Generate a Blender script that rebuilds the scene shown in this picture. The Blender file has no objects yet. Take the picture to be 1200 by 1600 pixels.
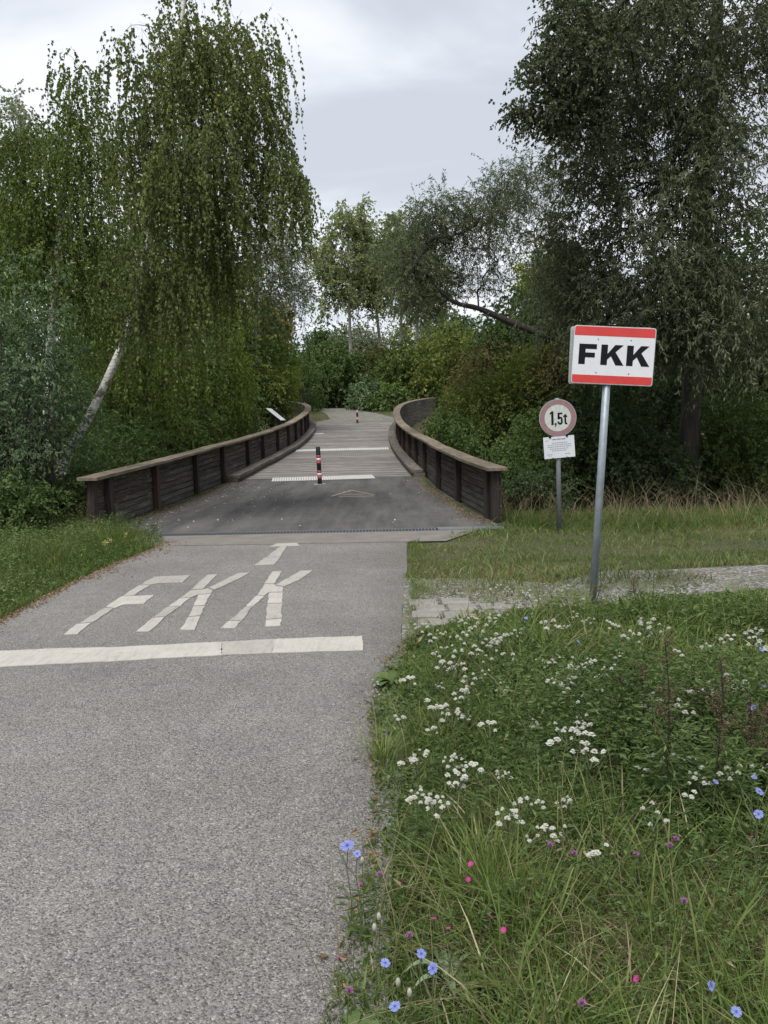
import bpy, bmesh, math, random
import numpy as np
from mathutils import Vector, Matrix

rnd = random.Random(7)
rs = np.random.RandomState(11)
R = math.radians
scene = bpy.context.scene
COL = scene.collection

# ------------------------------------------------------------------ camera
FPX = 1295.0
PITCH = math.atan(144 / FPX)
ROLL = R(1.2)
CAM = np.array([0.0, 0.0, 1.6])
f_ = np.array([0, math.cos(PITCH), -math.sin(PITCH)])
r0 = np.array([1.0, 0, 0]); u0 = np.cross(r0, f_)
r_ = math.cos(ROLL) * r0 - math.sin(ROLL) * u0
u_ = math.cos(ROLL) * u0 + math.sin(ROLL) * r0
cam_d = bpy.data.cameras.new('camera'); cam = bpy.data.objects.new('camera', cam_d); COL.objects.link(cam)
cam_d.sensor_fit = 'VERTICAL'; cam_d.sensor_height = 36; cam_d.lens = 36 * FPX / 1600
cam_d.clip_end = 3000; cam_d.clip_start = 0.05
m = Matrix.Identity(4)
for i in range(3):
    m[i][0] = r_[i]; m[i][1] = u_[i]; m[i][2] = -f_[i]; m[i][3] = CAM[i]
cam.matrix_world = m
scene.camera = cam

# ------------------------------------------------------------------ sky
SUN_EL, SUN_ROT = R(62), R(200)
world = bpy.data.worlds.new("World"); scene.world = world; world.use_nodes = True
wn = world.node_tree; wn.nodes.clear(); WL = wn.links.new
wo = wn.nodes.new('ShaderNodeOutputWorld'); bg = wn.nodes.new('ShaderNodeBackground')
bg.inputs['Strength'].default_value = 0.1
sky = wn.nodes.new('ShaderNodeTexSky'); sky.sky_type = 'NISHITA'; sky.sun_disc = False
sky.sun_elevation = SUN_EL; sky.sun_rotation = SUN_ROT
tc = wn.nodes.new('ShaderNodeTexCoord'); sep = wn.nodes.new('ShaderNodeSeparateXYZ')
WL(tc.outputs['Generated'], sep.inputs[0])
def wmath(op, a, b=None, c=None):
    n = wn.nodes.new('ShaderNodeMath'); n.operation = op
    for i, v in enumerate((a, b, c)):
        if v is None: continue
        if isinstance(v, (int, float)): n.inputs[i].default_value = v
        else: WL(v, n.inputs[i])
    return n.outputs[0]
zz = wmath('ADD', wmath('ABSOLUTE', sep.outputs[2]), 0.10)
comb = wn.nodes.new('ShaderNodeCombineXYZ')
WL(wmath('DIVIDE', sep.outputs[0], zz), comb.inputs[0]); WL(wmath('DIVIDE', sep.outputs[1], zz), comb.inputs[1])
mp = wn.nodes.new('ShaderNodeMapping'); mp.inputs['Scale'].default_value = (0.8, 1.35, 1); mp.inputs['Location'].default_value = (2.3, 0.35, 0)
WL(comb.outputs[0], mp.inputs[0])
nz = wn.nodes.new('ShaderNodeTexNoise'); nz.inputs['Scale'].default_value = 1.0; nz.inputs['Detail'].default_value = 5; nz.inputs['Roughness'].default_value = 0.5
nz.inputs['Distortion'].default_value = 0.4
WL(mp.outputs[0], nz.inputs['Vector'])
cr = wn.nodes.new('ShaderNodeValToRGB'); cr.color_ramp.interpolation = 'EASE'
cr.color_ramp.elements[0].position = 0.37; cr.color_ramp.elements[0].color = (0.50, 0.53, 0.585, 1)
cr.color_ramp.elements[1].position = 0.63; cr.color_ramp.elements[1].color = (0.77, 0.79, 0.835, 1)
WL(nz.outputs['Fac'], cr.inputs[0])
sc_ = wn.nodes.new('ShaderNodeVectorMath'); sc_.operation = 'SCALE'; sc_.inputs['Scale'].default_value = 5.3
WL(cr.outputs[0], sc_.inputs[0])
mx = wn.nodes.new('ShaderNodeMix'); mx.data_type = 'RGBA'; mx.inputs[0].default_value = 0.95
WL(sky.outputs[0], mx.inputs[6]); WL(sc_.outputs[0], mx.inputs[7]); WL(mx.outputs[2], bg.inputs[0]); WL(bg.outputs[0], wo.inputs[0])
# sun behind the cloud cover
sd = bpy.data.lights.new('sun', 'SUN'); sd.energy = 1.5; sd.angle = R(28); sd.color = (1, 0.975, 0.93)
so = bpy.data.objects.new('sun', sd); COL.objects.link(so)
sdir = Vector((math.sin(SUN_ROT) * math.cos(SUN_EL), math.cos(SUN_ROT) * math.cos(SUN_EL), math.sin(SUN_EL)))
so.rotation_euler = sdir.to_track_quat('Z', 'Y').to_euler(); so.location = (0, 0, 30)
vs = scene.view_settings; vs.view_transform = 'Standard'; vs.look = 'None'; vs.exposure = 1.32; vs.gamma = 1
vs.use_curve_mapping = False
scene.cycles.max_bounces = 8; scene.cycles.diffuse_bounces = 5; scene.cycles.transmission_bounces = 4
scene.cycles.glossy_bounces = 2; scene.cycles.sample_clamp_indirect = 6

# ------------------------------------------------------------------ helpers
PY = [-80, 19, 24, 28, 32, 37, 42, 57, 75, 120, 900]
PZ = [0, 0, .12, .28, .5, .88, 1.27, 2.3, 3.0, 3.6, 3.6]
def prof(y): return np.interp(y, PY, PZ)
def ray(x, y): return f_ + (x - 600) / FPX * r_ - (y - 800) / FPX * u_
def at(x, y, z=0.0):
    d = ray(x, y); t = (z - CAM[2]) / d[2]; return CAM + t * d
def atY(x, y, Y):
    d = ray(x, y); return CAM + d * (Y / d[1])
def att(x, y, off=0.0):
    d = ray(x, y); lo = 1.0
    t = lo
    while t < 150:
        P = CAM + t * d
        if P[2] <= prof(P[1]) + off: return P
        t += 0.01
    return P
LR = np.array([(-4.36,12.35),(-4.26,15.6),(-4.2,18.7),(-4.1,21.4),(-4.02,25),(-3.9,27.3),(-3.76,30.1),(-3.58,33),(-3.5,36.5),(-3.56,40),(-3.85,43.5),(-4.4,46.5),(-5.3,49.3)])
RR = np.array([(1.70,12.6),(1.53,14.2),(1.42,16),(1.24,19),(1.1,22.3),(.9,26.4),(.7,30.8),(.62,34),(.64,37.5),(.82,41),(1.15,44),(1.75,47),(2.55,49.2),(3.15,50.3)])
def smooth_curve(P, n=400):
    P = np.array(P, float); out = []
    Q = np.vstack([2*P[0]-P[1], P, 2*P[-1]-P[-2]])
    for i in range(1, len(Q)-2):
        for t in np.linspace(0, 1, 24, endpoint=False):
            a, b, c, d = Q[i-1], Q[i], Q[i+1], Q[i+2]
            out.append(0.5*((2*b)+(-a+c)*t+(2*a-5*b+4*c-d)*t*t+(-a+3*b-3*c+d)*t**3))
    out.append(P[-1]); out = np.array(out)
    s = np.r_[0, np.cumsum(np.linalg.norm(np.diff(out, axis=0), axis=1))]
    return out, s
LC, LS = smooth_curve(LR); RC, RS = smooth_curve(RR)
def XL(y): return np.interp(y, LC[:,1], LC[:,0])
def XR(y): return np.interp(y, RC[:,1], RC[:,0])
def sstep(a, b, x):
    t = np.clip((x-a)/(b-a), 0, 1); return t*t*(3-2*t)
def gz(x, y):
    """terrain height"""
    x = np.asarray(x, float); y = np.asarray(y, float)
    base = prof(y)
    out = np.maximum(XL(np.clip(y,12.4,49)) - x, x - XR(np.clip(y,12.7,51)))
    along = sstep(13.5, 19, y) * (1 - sstep(45, 51, y))
    drop = along * (0.25 + 1.7 * sstep(-0.3, 3.0, out))
    under = sstep(22.8, 23.6, y) * (1 - sstep(45.2, 46, y)) * 0.9 * (1 - sstep(0.2, 1.0, out))
    edge = sstep(13.3, 14.2, y) * (1 - sstep(46, 48, y)) * 0.0
    bump = 0.05*np.sin(x*0.9+1.3)*np.sin(y*0.7) * sstep(0.5, 3, np.abs(x+1.3)-1.7)
    flat_in = sstep(12.0, 12.5, y) * (1-sstep(22.8,23.4,y)) * (1-sstep(0.0,0.3,out))
    return base - (drop*(1-flat_in)) - under - 0.012 + bump*(1-flat_in)

def tag(o, label=None, cat=None, group=None, kind=None):
    if label: o['label'] = label
    if cat: o['category'] = cat
    if group: o['group'] = group
    if kind: o['kind'] = kind
    return o
def empty(name, loc=(0,0,0), parent=None):
    o = bpy.data.objects.new(name, None); COL.objects.link(o); o.location = loc
    o.empty_display_size = 0.1
    if parent: o.parent = parent
    return o
def link(name, me, mat=None, parent=None, loc=None):
    o = bpy.data.objects.new(name, me); COL.objects.link(o)
    if mat and not me.materials: me.materials.append(mat)
    if parent: o.parent = parent
    if loc is not None: o.location = loc
    return o
def fast_mesh(name, V, T, tint=None, smooth=False):
    V = np.ascontiguousarray(V, dtype=np.float32); T = np.ascontiguousarray(T, dtype=np.int32)
    me = bpy.data.meshes.new(name)
    me.vertices.add(len(V)); me.vertices.foreach_set('co', V.ravel())
    k = T.shape[1]
    me.loops.add(T.size); me.loops.foreach_set('vertex_index', T.ravel())
    me.polygons.add(len(T)); me.polygons.foreach_set('loop_start', np.arange(0, T.size, k, dtype=np.int32))
    me.polygons.foreach_set('loop_total', np.full(len(T), k, dtype=np.int32))
    me.polygons.foreach_set('use_smooth', np.full(len(T), smooth))
    if tint is not None:
        a = me.attributes.new('tint', 'FLOAT', 'POINT'); a.data.foreach_set('value', np.ascontiguousarray(tint, dtype=np.float32))
    me.update(calc_edges=True)
    return me
class MB:
    def __init__(s): s.v = []; s.f = []
    def box(s, c, size, M=None):
        x, y, z = [d/2 for d in size]; b = len(s.v)
        for dx, dy, dz in ((-x,-y,-z),(x,-y,-z),(x,y,-z),(-x,y,-z),(-x,-y,z),(x,-y,z),(x,y,z),(-x,y,z)):
            p = Vector((dx,dy,dz))
            if M is not None: p = M @ p
            s.v.append(tuple(Vector(c)+p))
        s.f += [tuple(b+i for i in q) for q in ((3,2,1,0),(4,5,6,7),(0,1,5,4),(1,2,6,5),(2,3,7,6),(3,0,4,7))]
        return s
    def prism(s, poly, z0, z1, M=None):
        n = len(poly); b = len(s.v)
        ar = sum(poly[i][0]*poly[(i+1)%n][1]-poly[(i+1)%n][0]*poly[i][1] for i in range(n))
        if ar < 0: poly = poly[::-1]
        for z in (z0, z1):
            for p in poly:
                q = Vector((p[0], p[1], z))
                if M is not None: q = M @ q
                s.v.append(tuple(q))
        s.f.append(tuple(b+i for i in range(n))[::-1]); s.f.append(tuple(b+n+i for i in range(n)))
        for i in range(n):
            j = (i+1) % n; s.f.append((b+i, b+j, b+n+j, b+n+i))
        return s
    def tube(s, pts, rad, k=8, cap=True):
        pts = [Vector(p) for p in pts]; b = len(s.v); n = len(pts)
        if not hasattr(rad, '__len__'): rad = [rad]*n
        for i, p in enumerate(pts):
            t = (pts[min(i+1,n-1)] - pts[max(i-1,0)]).normalized()
            a = t.cross(Vector((0,0,1)) if abs(t.z) < .9 else Vector((1,0,0))).normalized(); c = t.cross(a)
            for j in range(k):
                w = 2*math.pi*j/k; s.v.append(tuple(p + (a*math.cos(w)+c*math.sin(w))*rad[i]))
        for i in range(n-1):
            for j in range(k):
                j2 = (j+1) % k; s.f.append((b+i*k+j, b+i*k+j2, b+(i+1)*k+j2, b+(i+1)*k+j))
        if cap:
            s.f.append(tuple(b+j for j in range(k))[::-1]); s.f.append(tuple(b+(n-1)*k+j for j in range(k)))
        return s
    def poly(s, pts):
        b = len(s.v); s.v += [tuple(p) for p in pts]; s.f.append(tuple(range(b, b+len(pts)))); return s
    def build(s, name, mat, parent=None, loc=None, bevel=0, smooth=False):
        me = bpy.data.meshes.new(name); me.from_pydata(s.v, [], s.f)
        bm = bmesh.new(); bm.from_mesh(me)
        bmesh.ops.recalc_face_normals(bm, faces=bm.faces)
        if bevel: bmesh.ops.bevel(bm, geom=list(bm.edges), offset=bevel, segments=1, affect='EDGES', clamp_overlap=True)
        bm.to_mesh(me); bm.free()
        if smooth: me.shade_smooth()
        return link(name, me, mat, parent, loc)

# ------------------------------------------------------------------ materials
class NT:
    def __init__(s, name):
        s.m = bpy.data.materials.new(name); s.m.use_nodes = True; s.t = s.m.node_tree; s.t.nodes.clear()
        s.out = s.n('OutputMaterial'); s.b = s.n('BsdfPrincipled'); s.l(s.b.outputs[0], s.out.inputs[0])
        s.tc = s.n('TexCoord')
    def n(s, k): return s.t.nodes.new('ShaderNode'+k)
    def l(s, a, b): s.t.links.new(a, b)
    def mapv(s, scale=(1,1,1), src='Object', add=None):
        n = s.n('Mapping'); n.inputs['Scale'].default_value = scale; s.l(s.tc.outputs[src], n.inputs[0])
        if add is not None:
            v = s.n('VectorMath'); v.operation = 'ADD'; s.l(n.outputs[0], v.inputs[0]); s.l(add, v.inputs[1]); return v.outputs[0]
        return n.outputs[0]
    def noise(s, vec, scale, detail=4, rough=.55, dist=0):
        n = s.n('TexNoise'); s.l(vec, n.inputs['Vector']); n.inputs['Scale'].default_value = scale
        n.inputs['Detail'].default_value = detail; n.inputs['Roughness'].default_value = rough; n.inputs['Distortion'].default_value = dist
        return n.outputs['Fac']
    def vor(s, vec, scale, feat='F1', out='Distance', rnd_=1):
        n = s.n('TexVoronoi'); n.feature = feat; s.l(vec, n.inputs['Vector']); n.inputs['Scale'].default_value = scale
        n.inputs['Randomness'].default_value = rnd_; return n.outputs[out]
    def ramp(s, fac, stops, interp='LINEAR'):
        n = s.n('ValToRGB'); e = n.color_ramp.elements; n.color_ramp.interpolation = interp
        while len(e) < len(stops): e.new(.5)
        for q, (p, c) in zip(e, stops):
            q.position = p; q.color = (*c, 1) if len(c) == 3 else c
        s.l(fac, n.inputs[0]); return n.outputs[0]
    def mix(s, f, a, b, mode='MIX'):
        n = s.n('Mix'); n.data_type = 'RGBA'; n.blend_type = mode
        for v, i in ((f, 0), (a, 6), (b, 7)):
            if isinstance(v, (int, float)): n.inputs[i].default_value = v if i == 0 else (v, v, v, 1)
            elif isinstance(v, tuple): n.inputs[i].default_value = (*v, 1)
            else: s.l(v, n.inputs[i])
        return n.outputs[2]
    def math(s, op, a, b=None):
        n = s.n('Math'); n.operation = op
        for i, v in enumerate((a, b)):
            if v is None: continue
            if isinstance(v, (int, float)): n.inputs[i].default_value = v
            else: s.l(v, n.inputs[i])
        return n.outputs[0]
    def bump(s, h, strength=.5, dist=.01):
        n = s.n('Bump'); n.inputs['Strength'].default_value = strength; n.inputs['Distance'].default_value = dist
        s.l(h, n.inputs['Height']); s.l(n.outputs[0], s.b.inputs['Normal'])
    def col(s, c):
        if isinstance(c, tuple): s.b.inputs['Base Color'].default_value = (*c, 1)
        else: s.l(c, s.b.inputs['Base Color'])
    def rough(s, v):
        if isinstance(v, (int, float)): s.b.inputs['Roughness'].default_value = v
        else: s.l(v, s.b.inputs['Roughness'])

def g3(v): return (v, v, v)
def asphalt(name, base, spec=1.0, grime=(.16,.14,.11), dark=False):
    k = NT(name); v = k.mapv((1,1,1))
    v2 = k.mapv((1,1,1))
    ston = k.vor(v, 150, out='Color'); d1 = k.vor(v, 150)
    sepn = k.n('SeparateColor'); k.l(ston, sepn.inputs[0])
    big = k.noise(v, .9, 5, .6); mid = k.noise(v, 7, 4, .6); fine = k.noise(v, 260, 3, .7)
    c = k.ramp(sepn.outputs[0], [(0, tuple(x*.34*spec+x*(1-spec) for x in base)), (.3, tuple(x*.78 for x in base)), (.7, base), (.93, tuple(x*1.25 for x in base)), (1, tuple(x*(1+.75*spec) for x in base))])
    c = k.mix(.55, c, k.ramp(fine, [(.35, g3(.32)), (.65, g3(1.62))]), 'MULTIPLY')
    c = k.mix(1, c, k.ramp(big, [(.3, g3(.86)), (.7, g3(1.12))]), 'MULTIPLY')
    c = k.mix(.6, c, k.ramp(mid, [(.3, (.88,.88,.88)), (.7, (1.1,1.09,1.07))]), 'MULTIPLY')
    blot = k.noise(v, 1.7, 6, .7, .8); c = k.mix(1, c, k.ramp(blot, [(.32, (.90,.91,.92)), (.46, g3(1)), (.66, (1.0,.985,.96)), (.74, (1.1,1.07,1.04))]), 'MULTIPLY')
    if spec > .9:
        sx = k.n('SeparateXYZ'); k.l(v, sx.inputs[0]); ed = k.math('ADD', sx.outputs[0], k.math('MULTIPLY', k.noise(v, 3.5, 5, .65), .9))
        c = k.mix(k.ramp(ed, [(.25, g3(0)), (.62, g3(.55))]), c, k.mix(1, c, (.62,.62,.56), 'MULTIPLY'))
        crk = k.vor(k.mapv((1,1,1)), .55, 'DISTANCE_TO_EDGE'); cw = k.math('ADD', crk, k.math('MULTIPLY', k.noise(v, 9, 4, .7), .05))
        c = k.mix(k.ramp(cw, [(.020, g3(.35)), (.0245, g3(0))]), c, (.05,.048,.045))
    else:
        tr_ = k.noise(k.mapv((2.2,.25,1)), 1.3, 5, .65); c = k.mix(1, c, k.ramp(tr_, [(.35, g3(.72)), (.6, g3(1.35))]), 'MULTIPLY')
        du = k.noise(v, 2.6, 6, .75); c = k.mix(k.ramp(du, [(.52, g3(0)), (.75, g3(.4))]), c, (.15,.146,.138))
    pores = k.ramp(k.noise(v, 70, 3, .6), [(.30, g3(.35)), (.42, g3(1))])
    c = k.mix(.6*spec, c, pores, 'MULTIPLY')
    k.col(c); k.rough(.9)
    k.b.inputs['Specular IOR Level'].default_value = .3
    h = k.math('ADD', k.math('MULTIPLY', d1, -1.0), k.math('MULTIPLY', fine, .6))
    k.bump(h, .75*spec+.1, .006)
    return k.m
M_road = asphalt('worn_asphalt', (.222,.211,.200))
M_ramp = asphalt('dark_asphalt', (.086,.082,.079), .35)
def concrete(name, base, sc=1.0):
    k = NT(name); v = k.mapv()
    a = k.noise(v, 3*sc, 6, .65); b = k.noise(v, 90, 4, .7)
    c = k.mix(1, tuple(base), k.ramp(a, [(.3, g3(.75)), (.7, g3(1.15))]), 'MULTIPLY')
    c = k.mix(.5, c, k.ramp(b, [(.35, g3(.6)), (.6, g3(1.2))]), 'MULTIPLY')
    k.col(c); k.rough(.92); k.bump(b, .4, .004); return k.m
M_conc = concrete('pale_concrete', (.175,.158,.142))
M_slab = concrete('paving_concrete', (.23,.215,.195))
def gravel():
    k = NT('gravel'); v = k.mapv()
    sc = k.n('SeparateColor'); k.l(k.vor(v, 34, out='Color'), sc.inputs[0]); d = k.vor(v, 34)
    c = k.ramp(sc.outputs[0], [(0,(.13,.12,.11)),(.4,(.25,.235,.22)),(1,(.42,.40,.37))])
    c = k.mix(1, c, k.ramp(d, [(.25, g3(1)), (.7, g3(.35))]), 'MULTIPLY')
    c = k.mix(k.ramp(k.noise(v, 2.4, 5, .65), [(.46, g3(0)), (.6, g3(.75))]), c, (.10,.11,.05))
    k.col(c); k.rough(.95); k.bump(k.math('MULTIPLY', d, -1), .9, .02); return k.m
M_gravel = gravel()
def soil():
    k = NT('soil'); v = k.mapv()
    a = k.noise(v, 1.1, 6, .65); b = k.noise(v, 60, 5, .7)
    c = k.ramp(a, [(.3,(.045,.05,.018)),(.55,(.07,.065,.03)),(.75,(.10,.085,.05))])
    c = k.mix(.8, c, k.ramp(b, [(.3, g3(.45)), (.65, g3(1.3))]), 'MULTIPLY')
    k.col(c); k.rough(1); k.bump(b, .8, .02); return k.m
M_soil = soil()
def paint(name, base, chips=(.2,.19,.18), amt=.0, sc=1.0):
    k = NT(name); v = k.mapv()
    a = k.noise(v, 4*sc, 6, .7); b = k.noise(v, 120, 4, .7); d = k.noise(k.mapv((9,1.2,1)), 3, 5, .7)
    c = k.mix(1, tuple(base), k.ramp(a, [(.3, g3(.86)), (.7, g3(1.08))]), 'MULTIPLY')
    c = k.mix(.45, c, k.ramp(b, [(.33, g3(.62)), (.55, g3(1.1))]), 'MULTIPLY')
    c = k.mix(.4, c, k.ramp(d, [(.38, g3(.7)), (.5, g3(1.05))]), 'MULTIPLY')
    oi = k.n('ObjectInfo'); c = k.mix(1, c, k.ramp(oi.outputs['Random'], [(0, g3(.84)), (1, g3(1.1))]), 'MULTIPLY')
    ch = k.ramp(k.noise(v, 26, 6, .75), [(.29+amt, g3(1)), (.35+amt, g3(0))])
    c = k.mix(ch, c, tuple(chips))
    k.col(c); k.rough(.75); k.bump(b, .35, .004); return k.m
M_mark = paint('thermoplastic_marking', (.37,.345,.31), amt=.05)
M_strip = paint('anti_slip_strip', (.52,.51,.48))
M_slot = paint('strip_backing', (.20,.19,.18))
M_yellow = paint('faded_yellow_paint', (.37,.33,.17), (.11,.1,.1), .14)
def wood(name, cols, grain=1.0, red=0.0, bumps=.5, moss=0.0):
    k = NT(name); oi = k.n('ObjectInfo'); cx = k.n('CombineXYZ')
    k.l(k.math('MULTIPLY', oi.outputs['Random'], 57.0), cx.inputs[0]); k.l(k.math('MULTIPLY', oi.outputs['Random'], 23.0), cx.inputs[1])
    v = k.mapv((1.3, 22, 22), add=cx.outputs[0]); v1 = k.mapv((1,1,1), add=cx.outputs[0])
    a = k.noise(v, 1.0*grain, 6, .65, .6); b = k.noise(v1, 1.6, 4, .6); f = k.noise(k.mapv((6, 160, 160), add=cx.outputs[0]), 1.0, 3, .6)
    c = k.ramp(a, [(.28, cols[0]), (.5, cols[1]), (.72, cols[2])])
    c = k.mix(1, c, k.ramp(b, [(.3, g3(.72)), (.7, g3(1.22))]), 'MULTIPLY')
    c = k.mix(.6, c, k.ramp(f, [(.36, g3(.55)), (.55, g3(1.12))]), 'MULTIPLY')
    c = k.mix(1, c, k.ramp(oi.outputs['Random'], [(0, g3(.72)), (.5, g3(1)), (1, g3(1.25))]), 'MULTIPLY')
    if red:
        c = k.mix(k.ramp(oi.outputs['Random'], [(.5, g3(0)), (.9, g3(red))]), c, (.085,.028,.017))
    if moss:
        c = k.mix(k.ramp(k.noise(v1, 5, 5, .7), [(.5, g3(0)), (.68, g3(moss))]), c, (.09,.10,.055))
    k.col(c); k.rough(.85); k.b.inputs['Specular IOR Level'].default_value = .25
    k.bump(k.math('ADD', a, f), bumps, .006); return k.m
M_board = wood('dark_weathered_board', [(.020,.015,.012),(.066,.053,.043),(.165,.138,.115)])
M_boardg = wood('grey_weathered_board', [(.032,.028,.023),(.085,.077,.066),(.17,.155,.135)], moss=.5)
M_post = wood('dark_post_wood', [(.016,.012,.011),(.042,.033,.028),(.088,.072,.060)], red=.45)
M_cap = wood('handrail_wood', [(.075,.060,.043),(.165,.134,.097),(.245,.205,.155)], moss=.35)
M_deck = wood('deck_wood', [(.10,.09,.081),(.195,.178,.163),(.30,.28,.26)])
M_kerb = wood('kerb_wood', [(.06,.05,.043),(.125,.105,.092),(.18,.16,.145)], moss=.3)
def metal(name, c, r=.5, mt=.6, sc=14):
    k = NT(name); v = k.mapv()
    a = k.noise(v, sc, 5, .65); w = k.noise(k.mapv((40,40,2)), 1, 4, .6)
    q = k.mix(1, c, k.ramp(a, [(.3, g3(.8)), (.7, g3(1.15))]), 'MULTIPLY')
    q = k.mix(.5, q, k.ramp(w, [(.35, g3(.75)), (.6, g3(1.1))]), 'MULTIPLY')
    k.col(q); k.rough(r); k.b.inputs['Metallic'].default_value = mt; return k.m
M_galv = metal('galvanised_steel', (.25,.285,.31), .5, .35)
M_steel = metal('dull_steel', (.20,.215,.225), .55, .5)
M_dgrate = metal('dark_drain_grate', (.03,.029,.027), .9, 0.0)
M_dgrate.node_tree.nodes['Principled BSDF'].inputs['Specular IOR Level'].default_value = .1
M_alu = metal('sign_edge_aluminium', (.42,.45,.44), .5, .3)
def plain(name, c, r=.45, dirt=.12, sc=8):
    k = NT(name); v = k.mapv(); a = k.noise(v, sc, 6, .7); w = k.noise(k.mapv((18,18,2.5)), 1.5, 5, .7)
    q = k.mix(1, c, k.ramp(a, [(.3, g3(1-dirt)), (.65, g3(1+dirt*.4))]), 'MULTIPLY')
    q = k.mix(.6, q, k.ramp(w, [(.32, g3(1-dirt*1.6)), (.5, g3(1))]), 'MULTIPLY')
    k.col(q); k.rough(r); return k.m
M_white = plain('white_sign_film', (.66,.67,.69), .4, .06)
M_red = plain('red_sign_film', (.58,.045,.04), .4, .14)
M_black = plain('black_film_and_drain_shade', (.012,.012,.014), .4, .05)
M_black.node_tree.nodes['Principled BSDF'].inputs['Specular IOR Level'].default_value = .1
M_dirtyw = plain('weathered_white_sign', (.50,.53,.49), .5, .22, 22)
M_pink = plain('faded_red_rim', (.27,.155,.16), .55, .2, 18)
M_paper = plain('laminated_paper', (.60,.62,.65), .3, .06)
M_grey = plain('grey_print', (.26,.27,.33), .5, .15)
M_bol = plain('dark_green_bollard_paint', (.012,.022,.019), .4, .2, 12)
M_bred = plain('red_reflective_band', (.42,.045,.035), .35, .12)
M_bwh = plain('white_reflective_band', (.60,.55,.55), .35, .12)

def leafmat(name, stops, trans=.30, rough=.55, spec=.16, g=1.0, rf=1.0):
    stops = [(p, (c[0]*g*rf, c[1]*g*1.0, c[2]*g)) for p, c in stops]
    k = NT(name); at_ = k.n('Attribute'); at_.attribute_name = 'tint'
    c = k.ramp(at_.outputs['Fac'], stops)
    geo = k.n('NewGeometry')
    c2 = k.mix(k.math('MULTIPLY', geo.outputs['Backfacing'], .45), c, k.mix(1, c, (1.5,1.45,1.6), 'MULTIPLY'))
    k.col(c2); k.rough(rough); k.b.inputs['Specular IOR Level'].default_value = spec
    tr = k.n('BsdfTranslucent'); k.l(k.mix(1, c, (1.25,1.45,.55), 'MULTIPLY'), tr.inputs[0])
    ms = k.n('MixShader'); ms.inputs[0].default_value = trans
    k.l(k.b.outputs[0], ms.inputs[1]); k.l(tr.outputs[0], ms.inputs[2]); k.l(ms.outputs[0], k.out.inputs[0])
    return k.m
L_birch = leafmat('birch_leaf', [(0,(.030,.046,.014)),(.45,(.062,.088,.026)),(.9,(.120,.145,.045)),(.995,(.15,.165,.045)),(1,(.26,.19,.03))], g=1.45, rf=1.08)
L_ygreen = leafmat('yellow_green_leaf', [(0,(.045,.07,.014)),(.5,(.095,.135,.028)),(1,(.17,.20,.045))], g=1.3, rf=1.04)
L_mid = leafmat('mid_green_leaf', [(0,(.026,.042,.014)),(.5,(.052,.080,.024)),(1,(.10,.13,.045))], g=1.5)
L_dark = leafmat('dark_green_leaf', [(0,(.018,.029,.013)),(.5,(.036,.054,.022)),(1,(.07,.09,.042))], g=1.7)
L_grey = leafmat('grey_willow_leaf', [(0,(.036,.052,.026)),(.5,(.072,.100,.050)),(1,(.15,.19,.11))], trans=.2, g=1.45, rf=.95)
L_pale = leafmat('pale_poplar_leaf', [(0,(.065,.082,.052)),(.5,(.115,.135,.09)),(1,(.20,.22,.16))], trans=.25, g=1.5)
L_pop = leafmat('poplar_leaf', [(0,(.040,.055,.024)),(.5,(.078,.098,.042)),(.85,(.13,.15,.065)),(1,(.24,.21,.06))], g=2.15, rf=1.03)
L_will = leafmat('willow_leaf', [(0,(.022,.030,.016)),(.5,(.046,.060,.030)),(.85,(.082,.098,.056)),(1,(.14,.155,.10))], trans=.22, g=1.62, rf=1.04)
L_wil2 = leafmat('arching_willow_leaf', [(0,(.034,.045,.025)),(.5,(.070,.088,.048)),(.85,(.12,.14,.085)),(1,(.19,.21,.14))], trans=.3, g=1.5)
L_dog = leafmat('dogwood_leaf', [(0,(.026,.042,.012)),(.5,(.060,.078,.02)),(.8,(.105,.115,.028)),(1,(.17,.15,.04))], g=1.7, rf=.98)
L_redd = leafmat('red_dogwood_leaf', [(0,(.042,.050,.018)),(.5,(.075,.062,.024)),(1,(.15,.062,.03))], g=1.6, rf=1.02)
L_rust = leafmat('rusty_yellow_leaf', [(0,(.06,.055,.018)),(.5,(.125,.105,.035)),(1,(.2,.15,.05))], g=1.6, rf=1.0)
L_grass = leafmat('grass_blade', [(0,(.035,.052,.013)),(.35,(.070,.105,.024)),(.7,(.115,.155,.040)),(.88,(.17,.19,.07)),(.94,(.26,.215,.12)),(1,(.38,.31,.19))], trans=.3, g=1.08, rf=.96)
L_mown = leafmat('mown_grass_blade', [(0,(.035,.060,.016)),(.5,(.085,.122,.034)),(.8,(.145,.165,.055)),(1,(.24,.19,.10))], trans=.3, g=1.12)
L_herb = leafmat('herb_leaf', [(0,(.028,.046,.015)),(.5,(.058,.090,.028)),(1,(.12,.16,.06))], trans=.25, g=1.25)
L_straw = leafmat('dry_straw', [(0,(.09,.065,.035)),(.5,(.20,.155,.09)),(1,(.38,.31,.20))], trans=.15, g=0.85)
L_mug = leafmat('mugwort_seed', [(0,(.05,.038,.022)),(.5,(.10,.078,.045)),(1,(.17,.13,.08))], .15)
def petal(name, c, c2):
    k = NT(name); at_ = k.n('Attribute'); at_.attribute_name = 'tint'
    q = k.ramp(at_.outputs['Fac'], [(0, c), (1, c2)]); k.col(q); k.rough(.6)
    tr = k.n('BsdfTranslucent'); k.l(q, tr.inputs[0]); ms = k.n('MixShader'); ms.inputs[0].default_value = .3
    k.l(k.b.outputs[0], ms.inputs[1]); k.l(tr.outputs[0], ms.inputs[2]); k.l(ms.outputs[0], k.out.inputs[0]); return k.m
P_white = petal('white_floret', (.42,.42,.34), (.70,.70,.64))
P_blue = petal('blue_petal', (.15,.19,.50), (.26,.31,.66))
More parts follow.
